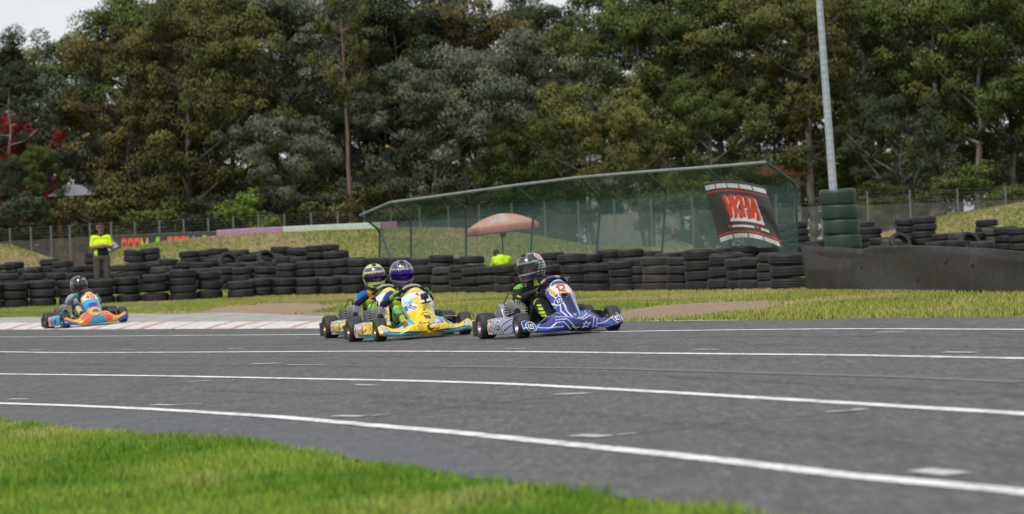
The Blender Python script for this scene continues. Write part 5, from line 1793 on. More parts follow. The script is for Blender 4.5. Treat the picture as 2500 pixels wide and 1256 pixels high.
# ---- livery painters: S metres to the viewer's right, V 0..1 upwards
WHITE = (.72, .72, .73)
def lnlogo(C, S, Y, x, y, r, ky=1.0):
    C[disc(S, Y, x, y, r, r * ky)] = WHITE
    C[disc(S, Y, x, y, r * .88, r * .88 * ky)] = lin('1b2f6e')
    k = r * .42
    C[pline(S, Y, [(x - k, y + k * ky), (x - k, y - k * .8 * ky), (x + k * .1, y - k * .8 * ky)], r * .17)] = WHITE
    C[pline(S, Y, [(x - k * .1, y), (x - k * .1, y + k * ky), (x + k, y + k * ky), (x + k * .8, y - k * ky)], r * .17)] = WHITE
def fair_blue(S, V):
    C = fill(S, '222b80')
    Y = V * fair_h(S)
    C[(Y < .055) & (np.abs(S) > .16)] = lin('143f98')
    C[(Y < .085) & (np.abs(S) < .13)] = lin('1a1d5c')
    C[poly(S, Y, [(-.15, .21), (-.07, .140), (.07, .105), (.17, .150), (.18, .21)])] = lin('17479f')
    w = .0055
    for pts in ([(-.17, .21), (-.13, .195), (-.06, .150), (.07, .112), (.16, .155), (.17, .21)], [(-.19, .150), (-.05, .132), (.07, .095), (.18, .135)],
                [(-.21, .115), (-.10, .112), (-.015, .012)], [(-.22, .090), (-.14, .085), (-.075, .012)], [(.22, .120), (.19, .105), (.165, .012)], [(.25, .105), (.225, .095), (.205, .012)],
                [(-.40, .055), (-.30, .050), (-.15, .042)], [(-.50, .008), (-.30, .006), (-.09, .006)], [(.44, .095), (.36, .070), (.22, .045)], [(.50, .030), (.36, .014), (.24, .006)],
                [(-.535, .110), (-.50, .138), (-.40, .118), (-.37, .085), (-.40, .060)], [(-.45, .125), (-.43, .110)], [(.53, .130), (.46, .130), (.41, .10), (.43, .085)],
                [(-.541, .002), (-.541, .12)], [(.541, .002), (.541, .12)]):
        C[pline(S, Y, pts, w)] = WHITE
    C[pline(S, Y, [(-.06, .038), (-.02, .026), (0.02, .030)], .007)] = lin('8fbf3a'); C[pline(S, Y, [(.18, .025), (.22, .036)], .006)] = lin('8fbf3a')
    lnlogo(C, S, Y, -.462, .062, .052); lnlogo(C, S, Y, .487, .078, .052)
    star = [(.045, .018), (.075, .046), (.062, .056), (.085, .055), (.095, .076), (.104, .055), (.140, .056), (.113, .041), (.110, .020), (.088, .034)]
    C[pline(S, Y, star, .0055, True)] = WHITE
    return C
def nose_blue(S, V):
    C = fill(S, '1b459c')
    Y = V * .55
    C[(S < -.03) & (V > .40)] = lin('6e78b4')
    C[(V > .45) & (S < -.075)] = lin('333e92')
    for pts in ([(-.06, .0), (-.10, .15), (-.06, .36)], [(-.035, .0), (-.06, .12), (-.05, .28)], [(.01, .02), (-.02, .10), (-.065, .26)], [(.06, .03), (.075, .2), (.08, .36)], [(.095, .05), (.105, .22), (.12, .38)],
                [(-.14, .30), (-.11, .24), (-.08, .28), (-.125, .40), (-.12, .46)]):
        C[pline(S, Y, pts, .009)] = WHITE
    g = (np.abs(S - .012) < .040) & (V > .13) & (V < .645)
    C[g] = lin('0c1148')
    lnlogo(C, S, Y, -.075, .275, .048, 1.1)
    C[poly(S, Y, [(-.105, .355), (.115, .355), (.135, .485), (-.135, .485)])] = lin('d9a51c')
    C[poly(S, Y, [(-.080, .372), (.090, .372), (.112, .475), (-.110, .475)])] = WHITE
    C[text(S, Y, '12', -.062, .385, .078, .045, .020, .022)] = lin('b8323a')
    C[(V > .90) & (np.abs(S) < .09)] = lin('39458f')
    C[pline(S, Y, [(-.10, .485), (-.07, .54), (.07, .54), (.10, .485)], .010)] = WHITE
    return C
def pod_blue(U, V):
    C = fill(U, '9ea2b8')
    Y = V * .21
    C[V > .68] = lin('9aa0bd')
    C[(np.sin(Y * 120 + U * 25) > .35) & (U < .12)] = lin('c8ccd8')
    C[(np.sin(Y * 90 - U * 60) > .80)] = lin('2a3a86')
    C[(U > .31)] = lin('3a4690')
    for a in np.linspace(0, 2 * math.pi, 9)[:-1]:
        C[seg(U, Y, .06 + .07 * math.cos(a), .085 + .05 * math.sin(a), .06 + .14 * math.cos(a), .085 + .10 * math.sin(a), .012)] = lin('a8c84a') if math.sin(a) < .2 else WHITE
    C[disc(U, Y, .06, .085, .095, .062)] = WHITE
    C[disc(U, Y, .06, .085, .082, .054)] = lin('1b2f6e')
    C[pline(U, Y, [(.02, .115), (.02, .065), (.06, .065)], .012)] = WHITE; C[pline(U, Y, [(.05, .085), (.05, .110), (.10, .110), (.09, .055)], .012)] = WHITE
    C[(U < -.17) & (V < .80)] = WHITE
    C[text(U, Y, '12', -.315, .030, .110, .065, .030, .024)] = lin('c23a40')
    return C

YEL, CYA, GRY = 'ecc91a', '2aa6c8', 'b4b4ba'
def fair_yellow(S, V):
    C = fill(S, YEL)
    Y = V * fair_h(S)
    for s in (-1, 1):
        T = S * s
        C[poly(T, Y, [(.165, .205), (.215, .205), (.195, .115), (.135, .115)])] = lin(CYA)
        C[poly(T, Y, [(.222, .19), (.285, .125), (.265, .090), (.205, .120)])] = lin('4a4a50')
        C[poly(T, Y, [(.26, .120), (.40, .115), (.46, .120), (.40, .092), (.28, .085)])] = lin('6fc4d6')
        C[poly(T, Y, [(.34, .098), (.52, .140), (.44, .105)])] = WHITE
        C[poly(T, Y, [(.45, .100), (.535, .120), (.51, .050), (.46, .042)])] = lin(GRY)
        C[pline(T, Y, [(.46, .105), (.42, .052), (.20, .046)], .006)] = (.03, .03, .035)
        C[poly(T, Y, [(.05, .030), (.50, .055), (.51, .030), (.46, .012), (.14, .010)])] = lin('1d86bd')
        C[poly(T, Y, [(.0, .034), (.46, .060), (.46, .048), (.05, .022)])] = (.03, .03, .04)
        C[poly(T, Y, [(.16, .018), (.34, .030), (.30, .014)])] = lin(CYA)
    C[poly(S, Y, [(-.145, .150), (.10, .165), (.17, .165), (.16, .195), (.10, .175), (-.05, .150)])] = lin(CYA)
    C[(np.abs(S + .055) < .055) & (np.abs(Y - .125) < .019)] = lin('d9c53a')
    C[text(S, Y, 'ACSI', -.100, .113, .024, .016, .008, .006, .2)] = (.03, .03, .03)
    C[(np.abs(S - .095) < .090) & (np.abs(Y - .128) < .021)] = lin('1c4f96')
    C[text(S, Y, 'SPORT', .020, .116, .025, .020, .009, .007)] = WHITE
    C[disc(S, Y, .02, .072, .042, .034) & ~disc(S, Y, .035, .080, .026, .020)] = (.035, .035, .03)
    C[disc(S, Y, .060, .088, .018, .012)] = lin('e8dca0')
    C[text(S, Y, 'KART', .055, .046, .016, .012, .006, .005)] = (.03, .03, .03)
    C[pline(S, Y, [(.105, .10), (.125, .07), (.10, .045)], .004)] = (.05, .05, .05)
    nz = np.sin(S * 310 + 2 * np.sin(Y * 200)) * np.sin(Y * 260 + S * 90)
    C[(np.abs(S + .095) < .03) & (np.abs(Y - .075) < .03) & (nz > .1)] = (.20, .17, .05)
    C[(np.abs(S - .29) < .03) & (np.abs(Y - .085) < .03) & (nz > .2)] = (.20, .17, .05)
    C[pline(S, Y, [(-.17, .13), (-.165, .04)], .004)] = (.25, .2, .03); C[pline(S, Y, [(.22, .13), (.23, .05)], .004)] = (.25, .2, .03)
    return C
def nose_yellow(num):
    def f(S, V):
        C = fill(S, YEL)
        Y = V * .58
        C[(V > .58) & (V < .93)] = lin('d9d9de')
        C[(S < -.05) & (V > .42) & (V < .80)] = lin('cfd6de')
        C[poly(S, Y, [(-.15, .36), (-.09, .42), (-.06, .40), (-.10, .34)])] = lin('7fb2c8'); C[pline(S, Y, [(-.16, .40), (-.04, .33)], .008)] = lin('6a9ab8')
        C[poly(S, Y, [(-.10, .40), (-.03, .32), (.02, .39), (-.02, .44)])] = lin(YEL)
        C[(V > .885)] = lin('e0cf55'); C[(V > .885) & (V < .905)] = (.30, .30, .28)
        C[(S > .12) & (V > .40)] = lin('d9d9de'); C[(S > .145) & (V > .3) & (V < .6)] = lin('2a6fb0')
        C[(S < -.145) & (V > .5) & (V < .62)] = lin('2a6fb0')
        w = .040
        x0 = -.022 if len(num) == 1 else -.055
        C[text(S, Y, num, x0, .445, .050, w * .8, .018, .015)] = lin('d0444c')
        C[poly(S, Y, [(-.055, .27), (-.115, .345), (-.145, .325), (-.085, .245)])] = (.05, .05, .055)
        C[pline(S, Y, [(-.125, .322), (-.078, .262)], .009)] = WHITE; C[pline(S, Y, [(-.100, .320), (-.080, .296)], .007)] = WHITE
        C[poly(S, Y, [(-.06, .20), (-.02, .235), (-.01, .225), (-.05, .19)])] = lin('e8e6d8')
        a = np.arctan2(S - .015, Y - .085); r = np.hypot(S - .015, Y - .085)
        C[(r > .070) & (r < .090) & (np.abs(a) < .85)] = (.04, .04, .045)
        C[(r > .075) & (r < .085) & (np.abs(a) < .8) & (np.sin(a * 26) > .1)] = WHITE
        C[poly(S, Y, [(-.025, .125), (.055, .125), (.060, .060), (-.010, .058)])] = (.05, .05, .055)
        C[pline(S, Y, [(.005, .075), (.0, .10), (.025, .108)], .008)] = lin('c83a3a')
        C[disc(S, Y, .012, .215, .013)] = (.04, .04, .04)
        C[pline(S, Y, [(-.12, .07), (-.02, .02), (.10, .05), (.12, .12)], .004)] = (.3, .25, .04)
        return C
    return f
def pod_yellow(num):
    def f(U, V):
        C = fill(U, YEL)
        Y = V * .21
        C[V > .70] = lin('d6d8dc')
        C[(V > .70) & (np.sin(U * 40) > .3)] = lin('8fb4d0')
        C[(V > .70) & (U > .18)] = lin(YEL)
        C[poly(U, Y, [(-.18, .045), (-.05, .030), (.35, .020), (.35, .0), (-.18, .0)])] = lin('2a86a8')
        C[pline(U, Y, [(-.18, .052), (-.05, .036), (.35, .024)], .007)] = (.03, .03, .04)
        C[poly(U, Y, [(-.17, .022), (.02, .010), (.02, .0), (-.17, .0)])] = lin('c9c03c')
        C[pline(U, Y, [(-.14, .145), (.28, .140), (.30, .036)], .006)] = (.03, .03, .035)
        C[(U < -.12) & (V < .72)] = lin('dcdce0')
        if len(num) == 1:
            C[(U < -.29) & (V < .72)] = lin('6a6c72')
            C[(U > -.12) & (U < .05) & (Y > .09) & (Y < .14) & (np.sin(U * 110) * np.sin(Y * 150) > -.3)] = lin('e2e2e2')
            C[text(U, Y, num, -.265, .030, .095, .070, .02, .022)] = lin('d0444c')
        else:
            C[text(U, Y, num, -.345, .028, .105, .075, .035, .022)] = lin('d0444c')
        C[disc(U, Y, .17, .085, .075, .048) & ~disc(U, Y, .19, .090, .045, .028)] = (.04, .04, .035)
        C[disc(U, Y, .205, .112, .04, .020)] = lin('e9d88a'); C[disc(U, Y, .14, .12, .03, .016)] = (.06, .05, .04)
        C[text(U, Y, 'KART', .17, .040, .020, .024, .012, .007)] = (.9, .9, .85)
        return C
    return f
def fair_46(S, V):
    C = fill(S, 'd89a16')
    Y = V * fair_h(S)
    C[np.abs(S) < .17] = lin('2a8fb0')
    for s in (-1, 1):
        T = S * s
        C[poly(T, Y, [(.05, .16), (.16, .19), (.28, .11), (.24, .03), (.16, .02)])] = lin('d8502e')
        C[poly(T, Y, [(.36, .035), (.55, .095), (.55, .0), (.30, .0)])] = lin('1d3f9e')
        C[pline(T, Y, [(.30, .03), (.42, .055), (.55, .10)], .010)] = (.02, .02, .06)
    C[poly(S, Y, [(-.06, .14), (.06, .14), (.0, .09)])] = lin('2f7fa0')
    C[text(S, Y, 'JELITE', -.075, .150, .028, .018, .009, .007)] = lin('d8c84a')
    C[pline(S, Y, [(-.16, .0), (-.08, .09), (-.02, .10)], .006)] = lin('3a4a6a')
    return C
def nose_46(S, V):
    C = fill(S, 'e0a41c')
    Y = V * .55
    C[(V > .36) & (V < .56)] = lin('2f3aa8')
    C[(V > .36) & (V < .56) & (np.abs(S) > .08)] = lin('2f86c0')
    C[(V > .54) & (V < .70)] = lin('3aa2c8')
    C[(V > .68)] = lin('d8a820')
    C[poly(S, Y, [(-.12, .385), (.12, .385), (.13, .49), (-.13, .49)])] = lin('e6e0d4')
    C[text(S, Y, '46', -.075, .395, .080, .055, .028, .022)] = lin('b8323a')
    C[disc(S, Y, 0, .105, .060, .038)] = lin('2450a0')
    C[pline(S, Y, [(-.05, .10), (.05, .115)], .008)] = lin('5f8fc8')
    C[disc(S, Y, 0, .275, .018)] = (.03, .03, .05)
    return C
def pod_46(U, V):
    C = fill(U, '2f9ac4')
    Y = V * .21
    C[U < .02] = lin('2b3f92')
    C[(U < -.02) & (Y > .02)] = lin('d8622e')
    C[(U < -.14)] = lin('e4d8c8')
    C[(V > .72)] = lin('58a8c8')
    C[text(U, Y, '46', -.335, .030, .100, .070, .030, .022)] = lin('c0504a')
    C[disc(U, Y, .2, .08, .05)] = lin('2450a0')
    return C

NS_BLUE = dict(wv=[0, .03, .10, .30, .55, .78, .92, 1.0], ww=[.045, .085, .115, .125, .140, .160, .135, .085], groove=.035)
NS_YEL = dict(wv=[0, .03, .10, .25, .50, .72, .90, 1.0], ww=[.050, .100, .135, .145, .165, .190, .165, .095])
NS_46 = dict(wv=[0, .03, .10, .25, .50, .72, .90, 1.0], ww=[.045, .090, .115, .120, .135, .160, .145, .085])
K = {
    'blue': dict(fair=fair_blue, nose=nose_blue, pod=pod_blue, nose_style=NS_BLUE, rim=M_RIMS, grip=(.42, .42, .43), grip2=(.10, .09, .22), guard=M_ALLOY, steer_ang=-.35),
    'yel4': dict(fair=fair_yellow, nose=nose_yellow('4'), pod=pod_yellow('4'), nose_style=NS_YEL, rim=M_GOLD, grip=(.42, .45, .30), camera=True, steer_ang=-.12),
    'yel33': dict(fair=fair_yellow, nose=nose_yellow('33'), pod=pod_yellow('33'), nose_style=NS_YEL, rim=M_GOLD, grip=(.40, .45, .25), steer_ang=-.10),
    'k46': dict(fair=fair_46, nose=nose_46, pod=pod_46, nose_style=NS_46, rim=M_RIMD, grip=(.10, .09, .09), steer_ang=.15),
}

# ---- drivers
def helm_black(U, V):
    C = fill(U, (.030, .031, .034))
    C[(V < .55) & (np.abs(U) < 1.0)] = (.075, .077, .082)
    C[(np.abs(np.abs(U) - .55) < .05) & (V < 1.2)] = (.16, .165, .17)
    C[(V > 1.18) & (V < 1.26) & (np.abs(U) < 1.3)] = (.20, .205, .21)
    x, y, z = helm_pos(U, V)
    # round red badge, white ring, over the left temple towards the back
    for s in (1,):
        c = np.array([c_[0] for c_ in helm_pos(np.array([s * 1.75]), np.array([.80]))])
        d = np.sqrt((x - c[0]) ** 2 + (y - c[1]) ** 2 + (z - c[2]) ** 2)
        C[d < .052] = (.75, .74, .74); C[d < .042] = lin('c0343c')
        C[seg(y - c[1], z - c[2], -.015, -.018, 0, .018, .010) & (d < .04)] = (.75, .74, .74)
        C[seg(y - c[1], z - c[2], .015, -.018, 0, .018, .010) & (d < .04)] = (.75, .74, .74)
    # rows of pale dashes low on the sides
    q = (np.abs(U) > 1.15) & (V > 1.30) & (V < 2.15) & (np.sin(V * 34) > .35) & (np.sin(U * 17 + V * 6) > -.15)
    C[q] = (.50, .51, .52)
    C[(np.abs(U) > .9) & (np.abs(V - 1.05 - .1 * np.abs(U)) < .025) & (np.abs(U) < 1.5)] = (.40, .41, .42)
    C[(np.abs(U) < 1.1) & (V > 1.90) & (V < 1.97)] = (.35, .36, .37)
    return C
def helm_purple(U, V):
    C = fill(U, (.060, .055, .075))
    C[(V < .9)] = lin('3c2e54')
    C[(V < .9) & (np.abs(U) < .55)] = (.045, .045, .055)
    for k in (-1, 1):
        C[np.abs(U * k - .55 - .15 * np.sin(V * 4)) < .03] = lin('b8b4c4')
    C[np.abs(V - 1.12 - .06 * np.cos(U)) < .022] = lin('c4c2cc')
    C[(V > 1.88)] = lin('453658')
    C[np.abs(V - 2.0 - .05 * np.cos(U * 2)) < .02] = lin('b0a8bc')
    C[disc(U, V, 0, 1.02, .20, .075)] = WHITE
    C[text(-U, -V, 'BELL', -.13, -1.05, .07, .045, .025, .020)] = (.55, .08, .10)
    return C
def helm_lime(U, V):
    C = fill(U, 'b8cc3a')
    C[(V > .78) & (V < 1.12) & (np.abs(U) < 1.5)] = lin('43368a')
    C[(V < .62) & (np.sin(U * 9 + V * 8) > .75)] = lin('6a8a3a')
    C[np.abs(V - 1.30) < .035] = lin('b7c63c')
    C[(V > 1.22) & (V < 1.36) & (np.sin(U * 22) > .35)] = (.05, .05, .06)
    C[(V > 2.08) & (np.abs(U) < .40)] = lin('43368a')
    C[(np.abs(np.abs(U) - 1.0 - .5 * (V - 1.9)) < .10) & (V > 1.8)] = lin('4a3a80')
    C[disc(U, V, -.05, 1.0, .19, .075)] = WHITE
    C[text(-U, -V, 'BELL', -.08, -1.03, .065, .045, .025, .020)] = (.10, .10, .12)
    C[(V > 1.5) & (np.abs(U) > 1.9)] = (.35, .36, .38)
    return C
def helm_dark(U, V):
    C = fill(U, (.028, .029, .032))
    C[(V < .55) & (np.abs(U) < .7)] = (.12, .125, .13)
    C[disc(U, V, 0, .92, .24, .07)] = (.40, .41, .42)
    C[(np.abs(U) > 1.3) & (V > 1.2) & (V < 1.9)] = (.09, .092, .095)
    return C

def torso_front(co, cx=0.0):
    return co[:, 1] > -.30
def paint_12(co, tg, hd, yaw):
    C = np.tile(np.array((.014, .014, .016)), (len(co), 1))
    lime = lin('b6d82c')
    g = np.char.startswith(tg, 'glove'); C[g] = (.022, .021, .026)
    C[g & (np.sin(co[:, 0] * 160) > .55)] = (.16, .15, .18)
    C[tg == 'shoe'] = (.02, .02, .022)
    m = (tg == 'yoke') & (co[:, 0] > .17) & (co[:, 2] > .52); C[m] = lin('6fae3a')
    m = (tg == 'yoke') & (co[:, 0] > .15) & (co[:, 0] < .17) & (co[:, 2] > .52); C[m] = (.45, .48, .48)
    m = (tg == 'uparmR') & (co[:, 2] > .505); C[m] = lin('6fae3a')
    m = ((tg == 'yoke') | (tg == 'neck')) & (co[:, 1] > -.30) & (np.abs(co[:, 0] - .04) < .035) & (co[:, 2] > .53); C[m] = lime
    m = (tg == 'foarmR') & (np.abs(np.sin(co[:, 2] * 75 + co[:, 1] * 20)) > .93) & (co[:, 0] > .285); C[m] = lime
    m = (tg == 'thighR') & (co[:, 2] > .30) & (np.abs(co[:, 0] - .20 + .05 * np.sin(co[:, 1] * 60)) < .012) & (co[:, 1] > .02); C[m] = lime
    m = (tg == 'shinR') & (np.abs(co[:, 0] - .195) < .02) & (co[:, 2] > .20) & (co[:, 2] < .33) & (np.sin(co[:, 2] * 160) > -.4) & (co[:, 1] > .14); C[m] = lime
    m = (tg == 'foarmL') & (np.sin(co[:, 0] * 190) > .75); C[m] = (.48, .40, .36)
    face_paint(co, C, tg == 'head', hd, yaw)
    return C
def paint_lime(co, tg, hd, yaw, arm, glove):
    lime, navy, blue = lin('a9c428'), lin('1c2745'), lin('1f55b0')
    C = np.tile(np.array(lime), (len(co), 1))
    up = np.char.startswith(tg, 'uparm'); C[up] = navy
    C[up & (co[:, 2] > .455)] = arm
    C[(tg == 'yoke') & (np.abs(co[:, 0]) > .115)] = arm
    fo = np.char.startswith(tg, 'foarm'); C[fo] = navy
    C[fo & (co[:, 1] > .02)] = lin('8fae2a') if glove is None else navy
    m = up & (np.abs(co[:, 2] - .445) < .018) & (np.sin(co[:, 1] * 150) > -.1); C[m] = lime
    C[(tg == 'neck')] = (.05, .05, .06)
    g = np.char.startswith(tg, 'glove'); C[g] = (.030, .032, .045)
    C[g & (np.abs(co[:, 2] - .475) < .010)] = (.60, .60, .62)
    if glove is not None:
        C[g & (co[:, 2] > .480)] = glove
    th = np.char.startswith(tg, 'thigh'); C[th] = lime
    C[th & (np.sin(co[:, 1] * 24 + co[:, 2] * 15) > .35)] = lin('3a86b8')
    sh = np.char.startswith(tg, 'shin'); C[sh] = (.085, .088, .095)
    C[sh & (co[:, 2] > .30)] = lin('6fae5a')
    C[sh & (co[:, 1] > .30)] = lime
    C[sh & (np.abs(co[:, 0]) < .15) & (co[:, 2] > .18)] = blue
    C[(tg == 'shoe')] = (.05, .05, .055)
    face_paint(co, C, tg == 'head', hd, yaw)
    return C
def paint_46(co, tg, hd, yaw):
    C = np.tile(np.array((.34, .37, .43)), (len(co), 1))
    C[np.sin(co[:, 0] * 40 + co[:, 2] * 30) > .7] = (.22, .25, .33)
    g = np.char.startswith(tg, 'glove'); C[g] = lin('3f8084')
    sh = np.char.startswith(tg, 'shin') | np.char.startswith(tg, 'thigh')
    C[sh] = (.42, .48, .52)
    C[sh & (np.sin(co[:, 1] * 30) > .4)] = lin('c9c23a'); C[sh & (np.sin(co[:, 1] * 30) < -.5)] = (.02, .02, .03)
    C[tg == 'shoe'] = (.02, .02, .022)
    C[tg == 'neck'] = (.55, .25, .20)
    m = (tg == 'torso') & (np.abs(co[:, 0]) < .06); C[m] = (.10, .14, .30)
    face_paint(co, C, tg == 'head', hd, yaw)
    return C

def driver(label, M, head, yaw, pitch, roll, lean, steer, paint, hpaint, visor):
    segs = driver_segs(lean, steer, head)
    # a nose, so that the face behind a clear visor is a face
    R = Matrix.Rotation(yaw, 3, 'Z')
    hv = Vector(head)
    n0 = hv + R @ Vector((0, .088, .004)); n1 = hv + R @ Vector((0, .104, -.020))
    segs.append((tuple(n0), tuple(n1), .010, .014, 'head'))
    o = blob_body('person', segs, .0085, lambda co, tg: paint(co, tg, head, yaw), M_SUIT, 3)
    o.matrix_world = M
    tag(o, label, 'person')
    helmet(o, hv + Vector((0, 0, .012)), yaw, pitch, roll, hpaint, visor)
    return o

VIS_CLEAR = mat_visor('clear_visor', (.10, .105, .11), .05, .12)
VIS_PURPLE = mat_visor('purple_mirror_visor', (.055, .022, .26), .08, 1.0, 1.0)
VIS_PURPLE2 = mat_visor('violet_mirror_visor', (.085, .045, .17), .10, 1.0, 1.0)
VIS_DARK = mat_visor('dark_visor', (.030, .030, .034), .08)

r1, M1 = build_kart('racing_kart', 'blue and white racing kart with number 12', 1272, 827.5, 'FR', math.radians(18), 1.0, K['blue'], steer=-.05)
driver('young driver in black suit and black helmet with clear visor, looking aside', M1, (.085, -.285, .708), math.radians(-58), -.03, .10, .07, -.42, paint_12, helm_black, VIS_CLEAR)
r2, M2 = build_kart('racing_kart', 'yellow racing kart with an action camera on its number panel', 925, 835.5, 'FR', math.radians(15), 1.0, K['yel4'], steer=-.04)
driver('driver in lime and blue suit with black and purple helmet on the leading yellow kart', M2, (.0, -.285, .735), math.radians(-6), -.04, .02, .0, -.14,
       lambda c, t_, h, y: paint_lime(c, t_, h, y, np.array(lin('1b3a8c')), None), helm_purple, VIS_PURPLE)
r3, M3 = build_kart('racing_kart', 'yellow racing kart with number 33 half hidden behind another yellow kart', 801, 827, 'RR', math.radians(17), 1.0, K['yel33'], steer=-.04)
driver('driver with lime and purple helmet and blue shouldered suit on the hindmost yellow kart', M3, (.01, -.285, .712), math.radians(-8), -.02, .05, .02, -.12,
       lambda c, t_, h, y: paint_lime(c, t_, h, y, np.array(lin('1f62c0')), np.array(lin('c8402a'))), helm_lime, VIS_PURPLE2)
r4, M4 = build_kart('racing_kart', 'orange and light blue racing kart with number 46 riding on the kerb', 158, 804, 'FR', math.radians(19), .99, K['k46'], roll_extra=.05, steer=.03, lift=.03)
driver('driver in pale grey suit and plain black helmet with dark visor on kart 46', M4, (.02, -.285, .685), math.radians(22), -.05, -.06, .02, .15, paint_46, helm_dark, VIS_DARK)

# ================================================================== MARSHALS
def marshal():
    D = 97.5
    g = gdepth(252, D)
    top = at(247, 543, D)
    h = top.z - g.z
    k = h / 1.78
    S = []
    A = lambda x, y, z: (x * k, y * k, z * k)
    # faces the camera: -y is his front, +x is picture right
    for s in (-1, 1):
        S += [(A(s * .10, 0, .95), A(s * .115, -.01, .52), .105 * k, .078 * k, 'trousers'), (A(s * .115, -.01, .52), A(s * .125, .02, .10), .074 * k, .055 * k, 'trousers'),
              (A(s * .125, .03, .05), A(s * .14, -.15, .035), .045 * k, .038 * k, 'boot')]
        S += [(A(s * .180, .01, 1.43), A(s * .215, -.01, 1.25), .058 * k, .054 * k, 'sleeve'), (A(s * .215, -.01, 1.25), A(s * .225, -.03, 1.19), .044 * k, .042 * k, 'arm'),
              (A(s * .225, -.03, 1.19), A(s * .05, -.165, 1.215 + (.03 if s > 0 else -.015)), .041 * k, .034 * k, 'arm'),
              (A(s * .05, -.165, 1.215 + (.03 if s > 0 else -.015)), A(-s * .11, -.160, 1.22), .032 * k, .028 * k, 'arm')]
        for f in range(4):
            S.append((A(-s * .11, -.16, 1.235 - .018 * f), A(-s * .185, -.12, 1.245 - .018 * f), .011 * k, .009 * k, 'arm'))
    S += [(A(-.065, 0, .96), A(.065, 0, .96), .112 * k, .112 * k, 'trousers'), (A(-.065, -.01, 1.08), A(.065, -.01, 1.08), .112 * k, .112 * k, 'shirt'), (A(-.075, 0, 1.28), A(.075, 0, 1.28), .108 * k, .108 * k, 'shirt'),
          (A(-.145, .015, 1.42), A(.145, .015, 1.42), .068 * k, .068 * k, 'shirt'), (A(0, .01, 1.45), A(0, -.01, 1.58), .058 * k, .054 * k, 'neck'),
          (A(0, -.015, 1.62), A(0, -.01, 1.69), .078 * k, .088 * k, 'head'), (A(0, -.035, 1.585), A(0, -.05, 1.60), .055 * k, .05 * k, 'head'), (A(0, -.105, 1.655), A(0, -.118, 1.635), .010 * k, .014 * k, 'head')]
    for s in (-1, 1):
        S.append((A(s * .088, .0, 1.63), A(s * .092, .005, 1.665), .012 * k, .014 * k, 'head'))
    hiv, navy, brown = lin('d6f218'), lin('14203c'), (.27, .15, .10)
    def paint(co, tg):
        C = np.tile(np.array(hiv), (len(co), 1))
        z = co[:, 2] / k; x = co[:, 0] / k; y = co[:, 1] / k
        C[tg == 'trousers'] = (.075, .064, .060)
        C[tg == 'boot'] = (.03, .027, .025)
        C[(tg == 'shirt') & (z < 1.22) & (x > -.10)] = navy
        C[(tg == 'shirt') & (z > 1.475) & (np.abs(x) < .085)] = navy
        m = np.isin(tg, ['arm', 'neck', 'head']); C[m] = brown
        C[(tg == 'neck') & (z < 1.50)] = navy
        m = (tg == 'head')
        C[m & ((z > 1.705) | ((y > .015) & (z > 1.60)))] = (.02, .017, .015)
        C[m & (np.abs(x) < .026) & (np.abs(z - 1.598) < .007) & (y < -.05)] = (.20, .08, .07)
        C[m & (np.abs(z - 1.612) < .005) & (np.abs(x) < .03) & (y < -.05)] = (.04, .03, .025)
        return C
    o = blob_body('person', S, .014, paint, M_SUIT, 4)
    o.location = g
    o.rotation_euler = (0, 0, math.radians(12))
    tag(o, 'marshal in yellow and navy hi-vis polo shirt standing with arms crossed behind the tyres', 'person')
    gl = bpy.data.objects.new('sunglasses', None); put(gl, o)
    for s in (-1, 1):
        MB().box(A(s * .036, -.098, 1.668), (.058 * k, .014 * k, .036 * k), Matrix.Rotation(s * .25, 3, 'Z')).build('lens', mat_plain('dark_lens', (.01, .01, .012), .1), gl, True, .006)
        MB().tube([A(s * .066, -.09, 1.674), A(s * .094, .0, 1.668)], .004 * k, 5).build('temple', M_DARK, gl)
    MB().tube([A(-.012, -.106, 1.672), A(.012, -.106, 1.672)], .004 * k, 5).build('bridge', M_DARK, gl)
    return o
marshal()
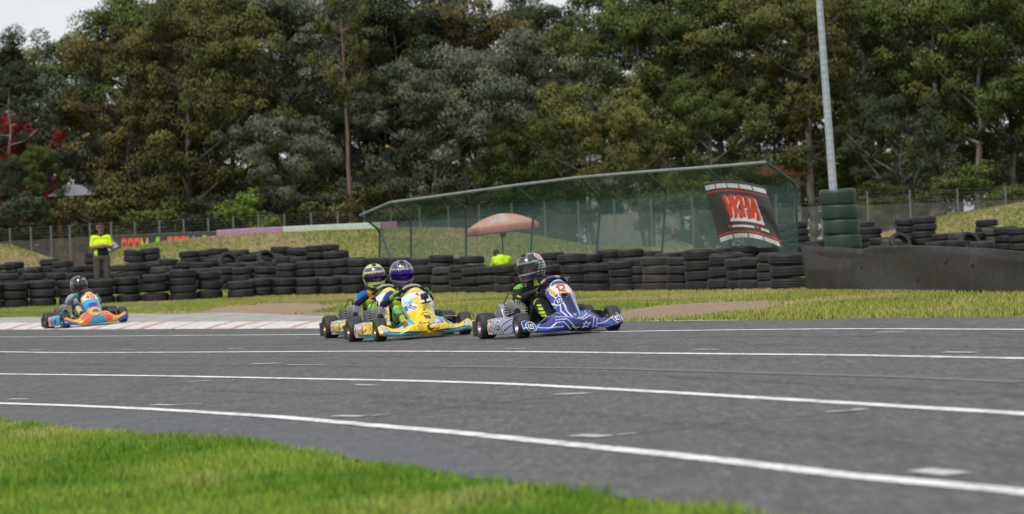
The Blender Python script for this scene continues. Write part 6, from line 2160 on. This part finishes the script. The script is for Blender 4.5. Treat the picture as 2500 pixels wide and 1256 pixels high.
def marshal2():
    D = 99.5
    g = gdepth(1226, D); sh = at(1228, 625, D)
    zt = sh.z - g.z
    S = []
    # seated on a low stool, back to the track, bent towards picture left
    for s in (-1, 1):
        S += [((s * .09, .0, .42), (s * .12, .38, .46), .085, .062, 'trousers'), ((s * .12, .38, .46), (s * .12, .36, .08), .056, .045, 'trousers'), ((s * .12, .36, .05), (s * .13, .52, .045), .042, .035, 'boot')]
        S += [((s * .20, -.02, zt - .06), (s * .26, .14, zt - .32), .055, .045, 'vest'), ((s * .26, .14, zt - .32), (s * .14 - .06, .36, zt - .36), .04, .032, 'arm')]
        for f in range(4):
            S.append(((s * .14 - .06 + .018 * (f - 1.5), .36, zt - .36), (s * .14 - .06 + .018 * (f - 1.5), .43, zt - .375), .011, .009, 'arm'))
    S += [((-.07, 0, .45), (.07, 0, .45), .12, .12, 'trousers'), ((0, -.01, .52), (-.01, -.03, zt - .20), .14, .135, 'vest'), ((-.10, -.02, zt - .16), (.10, -.02, zt - .16), .115, .115, 'vest'),
          ((-.15, -.02, zt - .07), (.15, -.02, zt - .07), .07, .07, 'vest'), ((-.03, .02, zt - .05), (-.10, .10, zt + .03), .055, .052, 'neck'), ((-.11, .12, zt + .04), (-.13, .13, zt + .10), .080, .085, 'head')]
    def paint(co, tg):
        C = np.tile(np.array(lin('c8ee1e')), (len(co), 1))
        C[tg == 'trousers'] = (.03, .032, .04); C[tg == 'boot'] = (.03, .03, .03)
        C[np.isin(tg, ['arm', 'neck'])] = (.45, .27, .22)
        C[tg == 'head'] = (.05, .04, .035)
        C[(tg == 'vest') & (np.abs(co[:, 2] - (zt - .26)) < .022)] = (.62, .64, .62)
        return C
    o = blob_body('person', S, .016, paint, M_SUIT, 4)
    o.location = g
    tag(o, 'marshal in bright yellow hi-vis vest sitting bent forward under the orange umbrella', 'person')
    st = empty('stool', g); tag(st, 'low stool under the marshal beneath the orange umbrella', 'stool')
    MB().lathe([(.001, .335), (.16, .335), (.175, .32), (.17, .295), (.001, .295)], 'z', 20).build('seat', M_DARK, st)
    for q in range(4):
        a = math.pi / 4 + q * math.pi / 2
        MB().tube([(.10 * math.cos(a), .10 * math.sin(a), .30), (.16 * math.cos(a), .16 * math.sin(a), -.02)], .012, 6).build('leg', M_STEEL, st)
marshal2()
print('TYRES', N_TYRE)
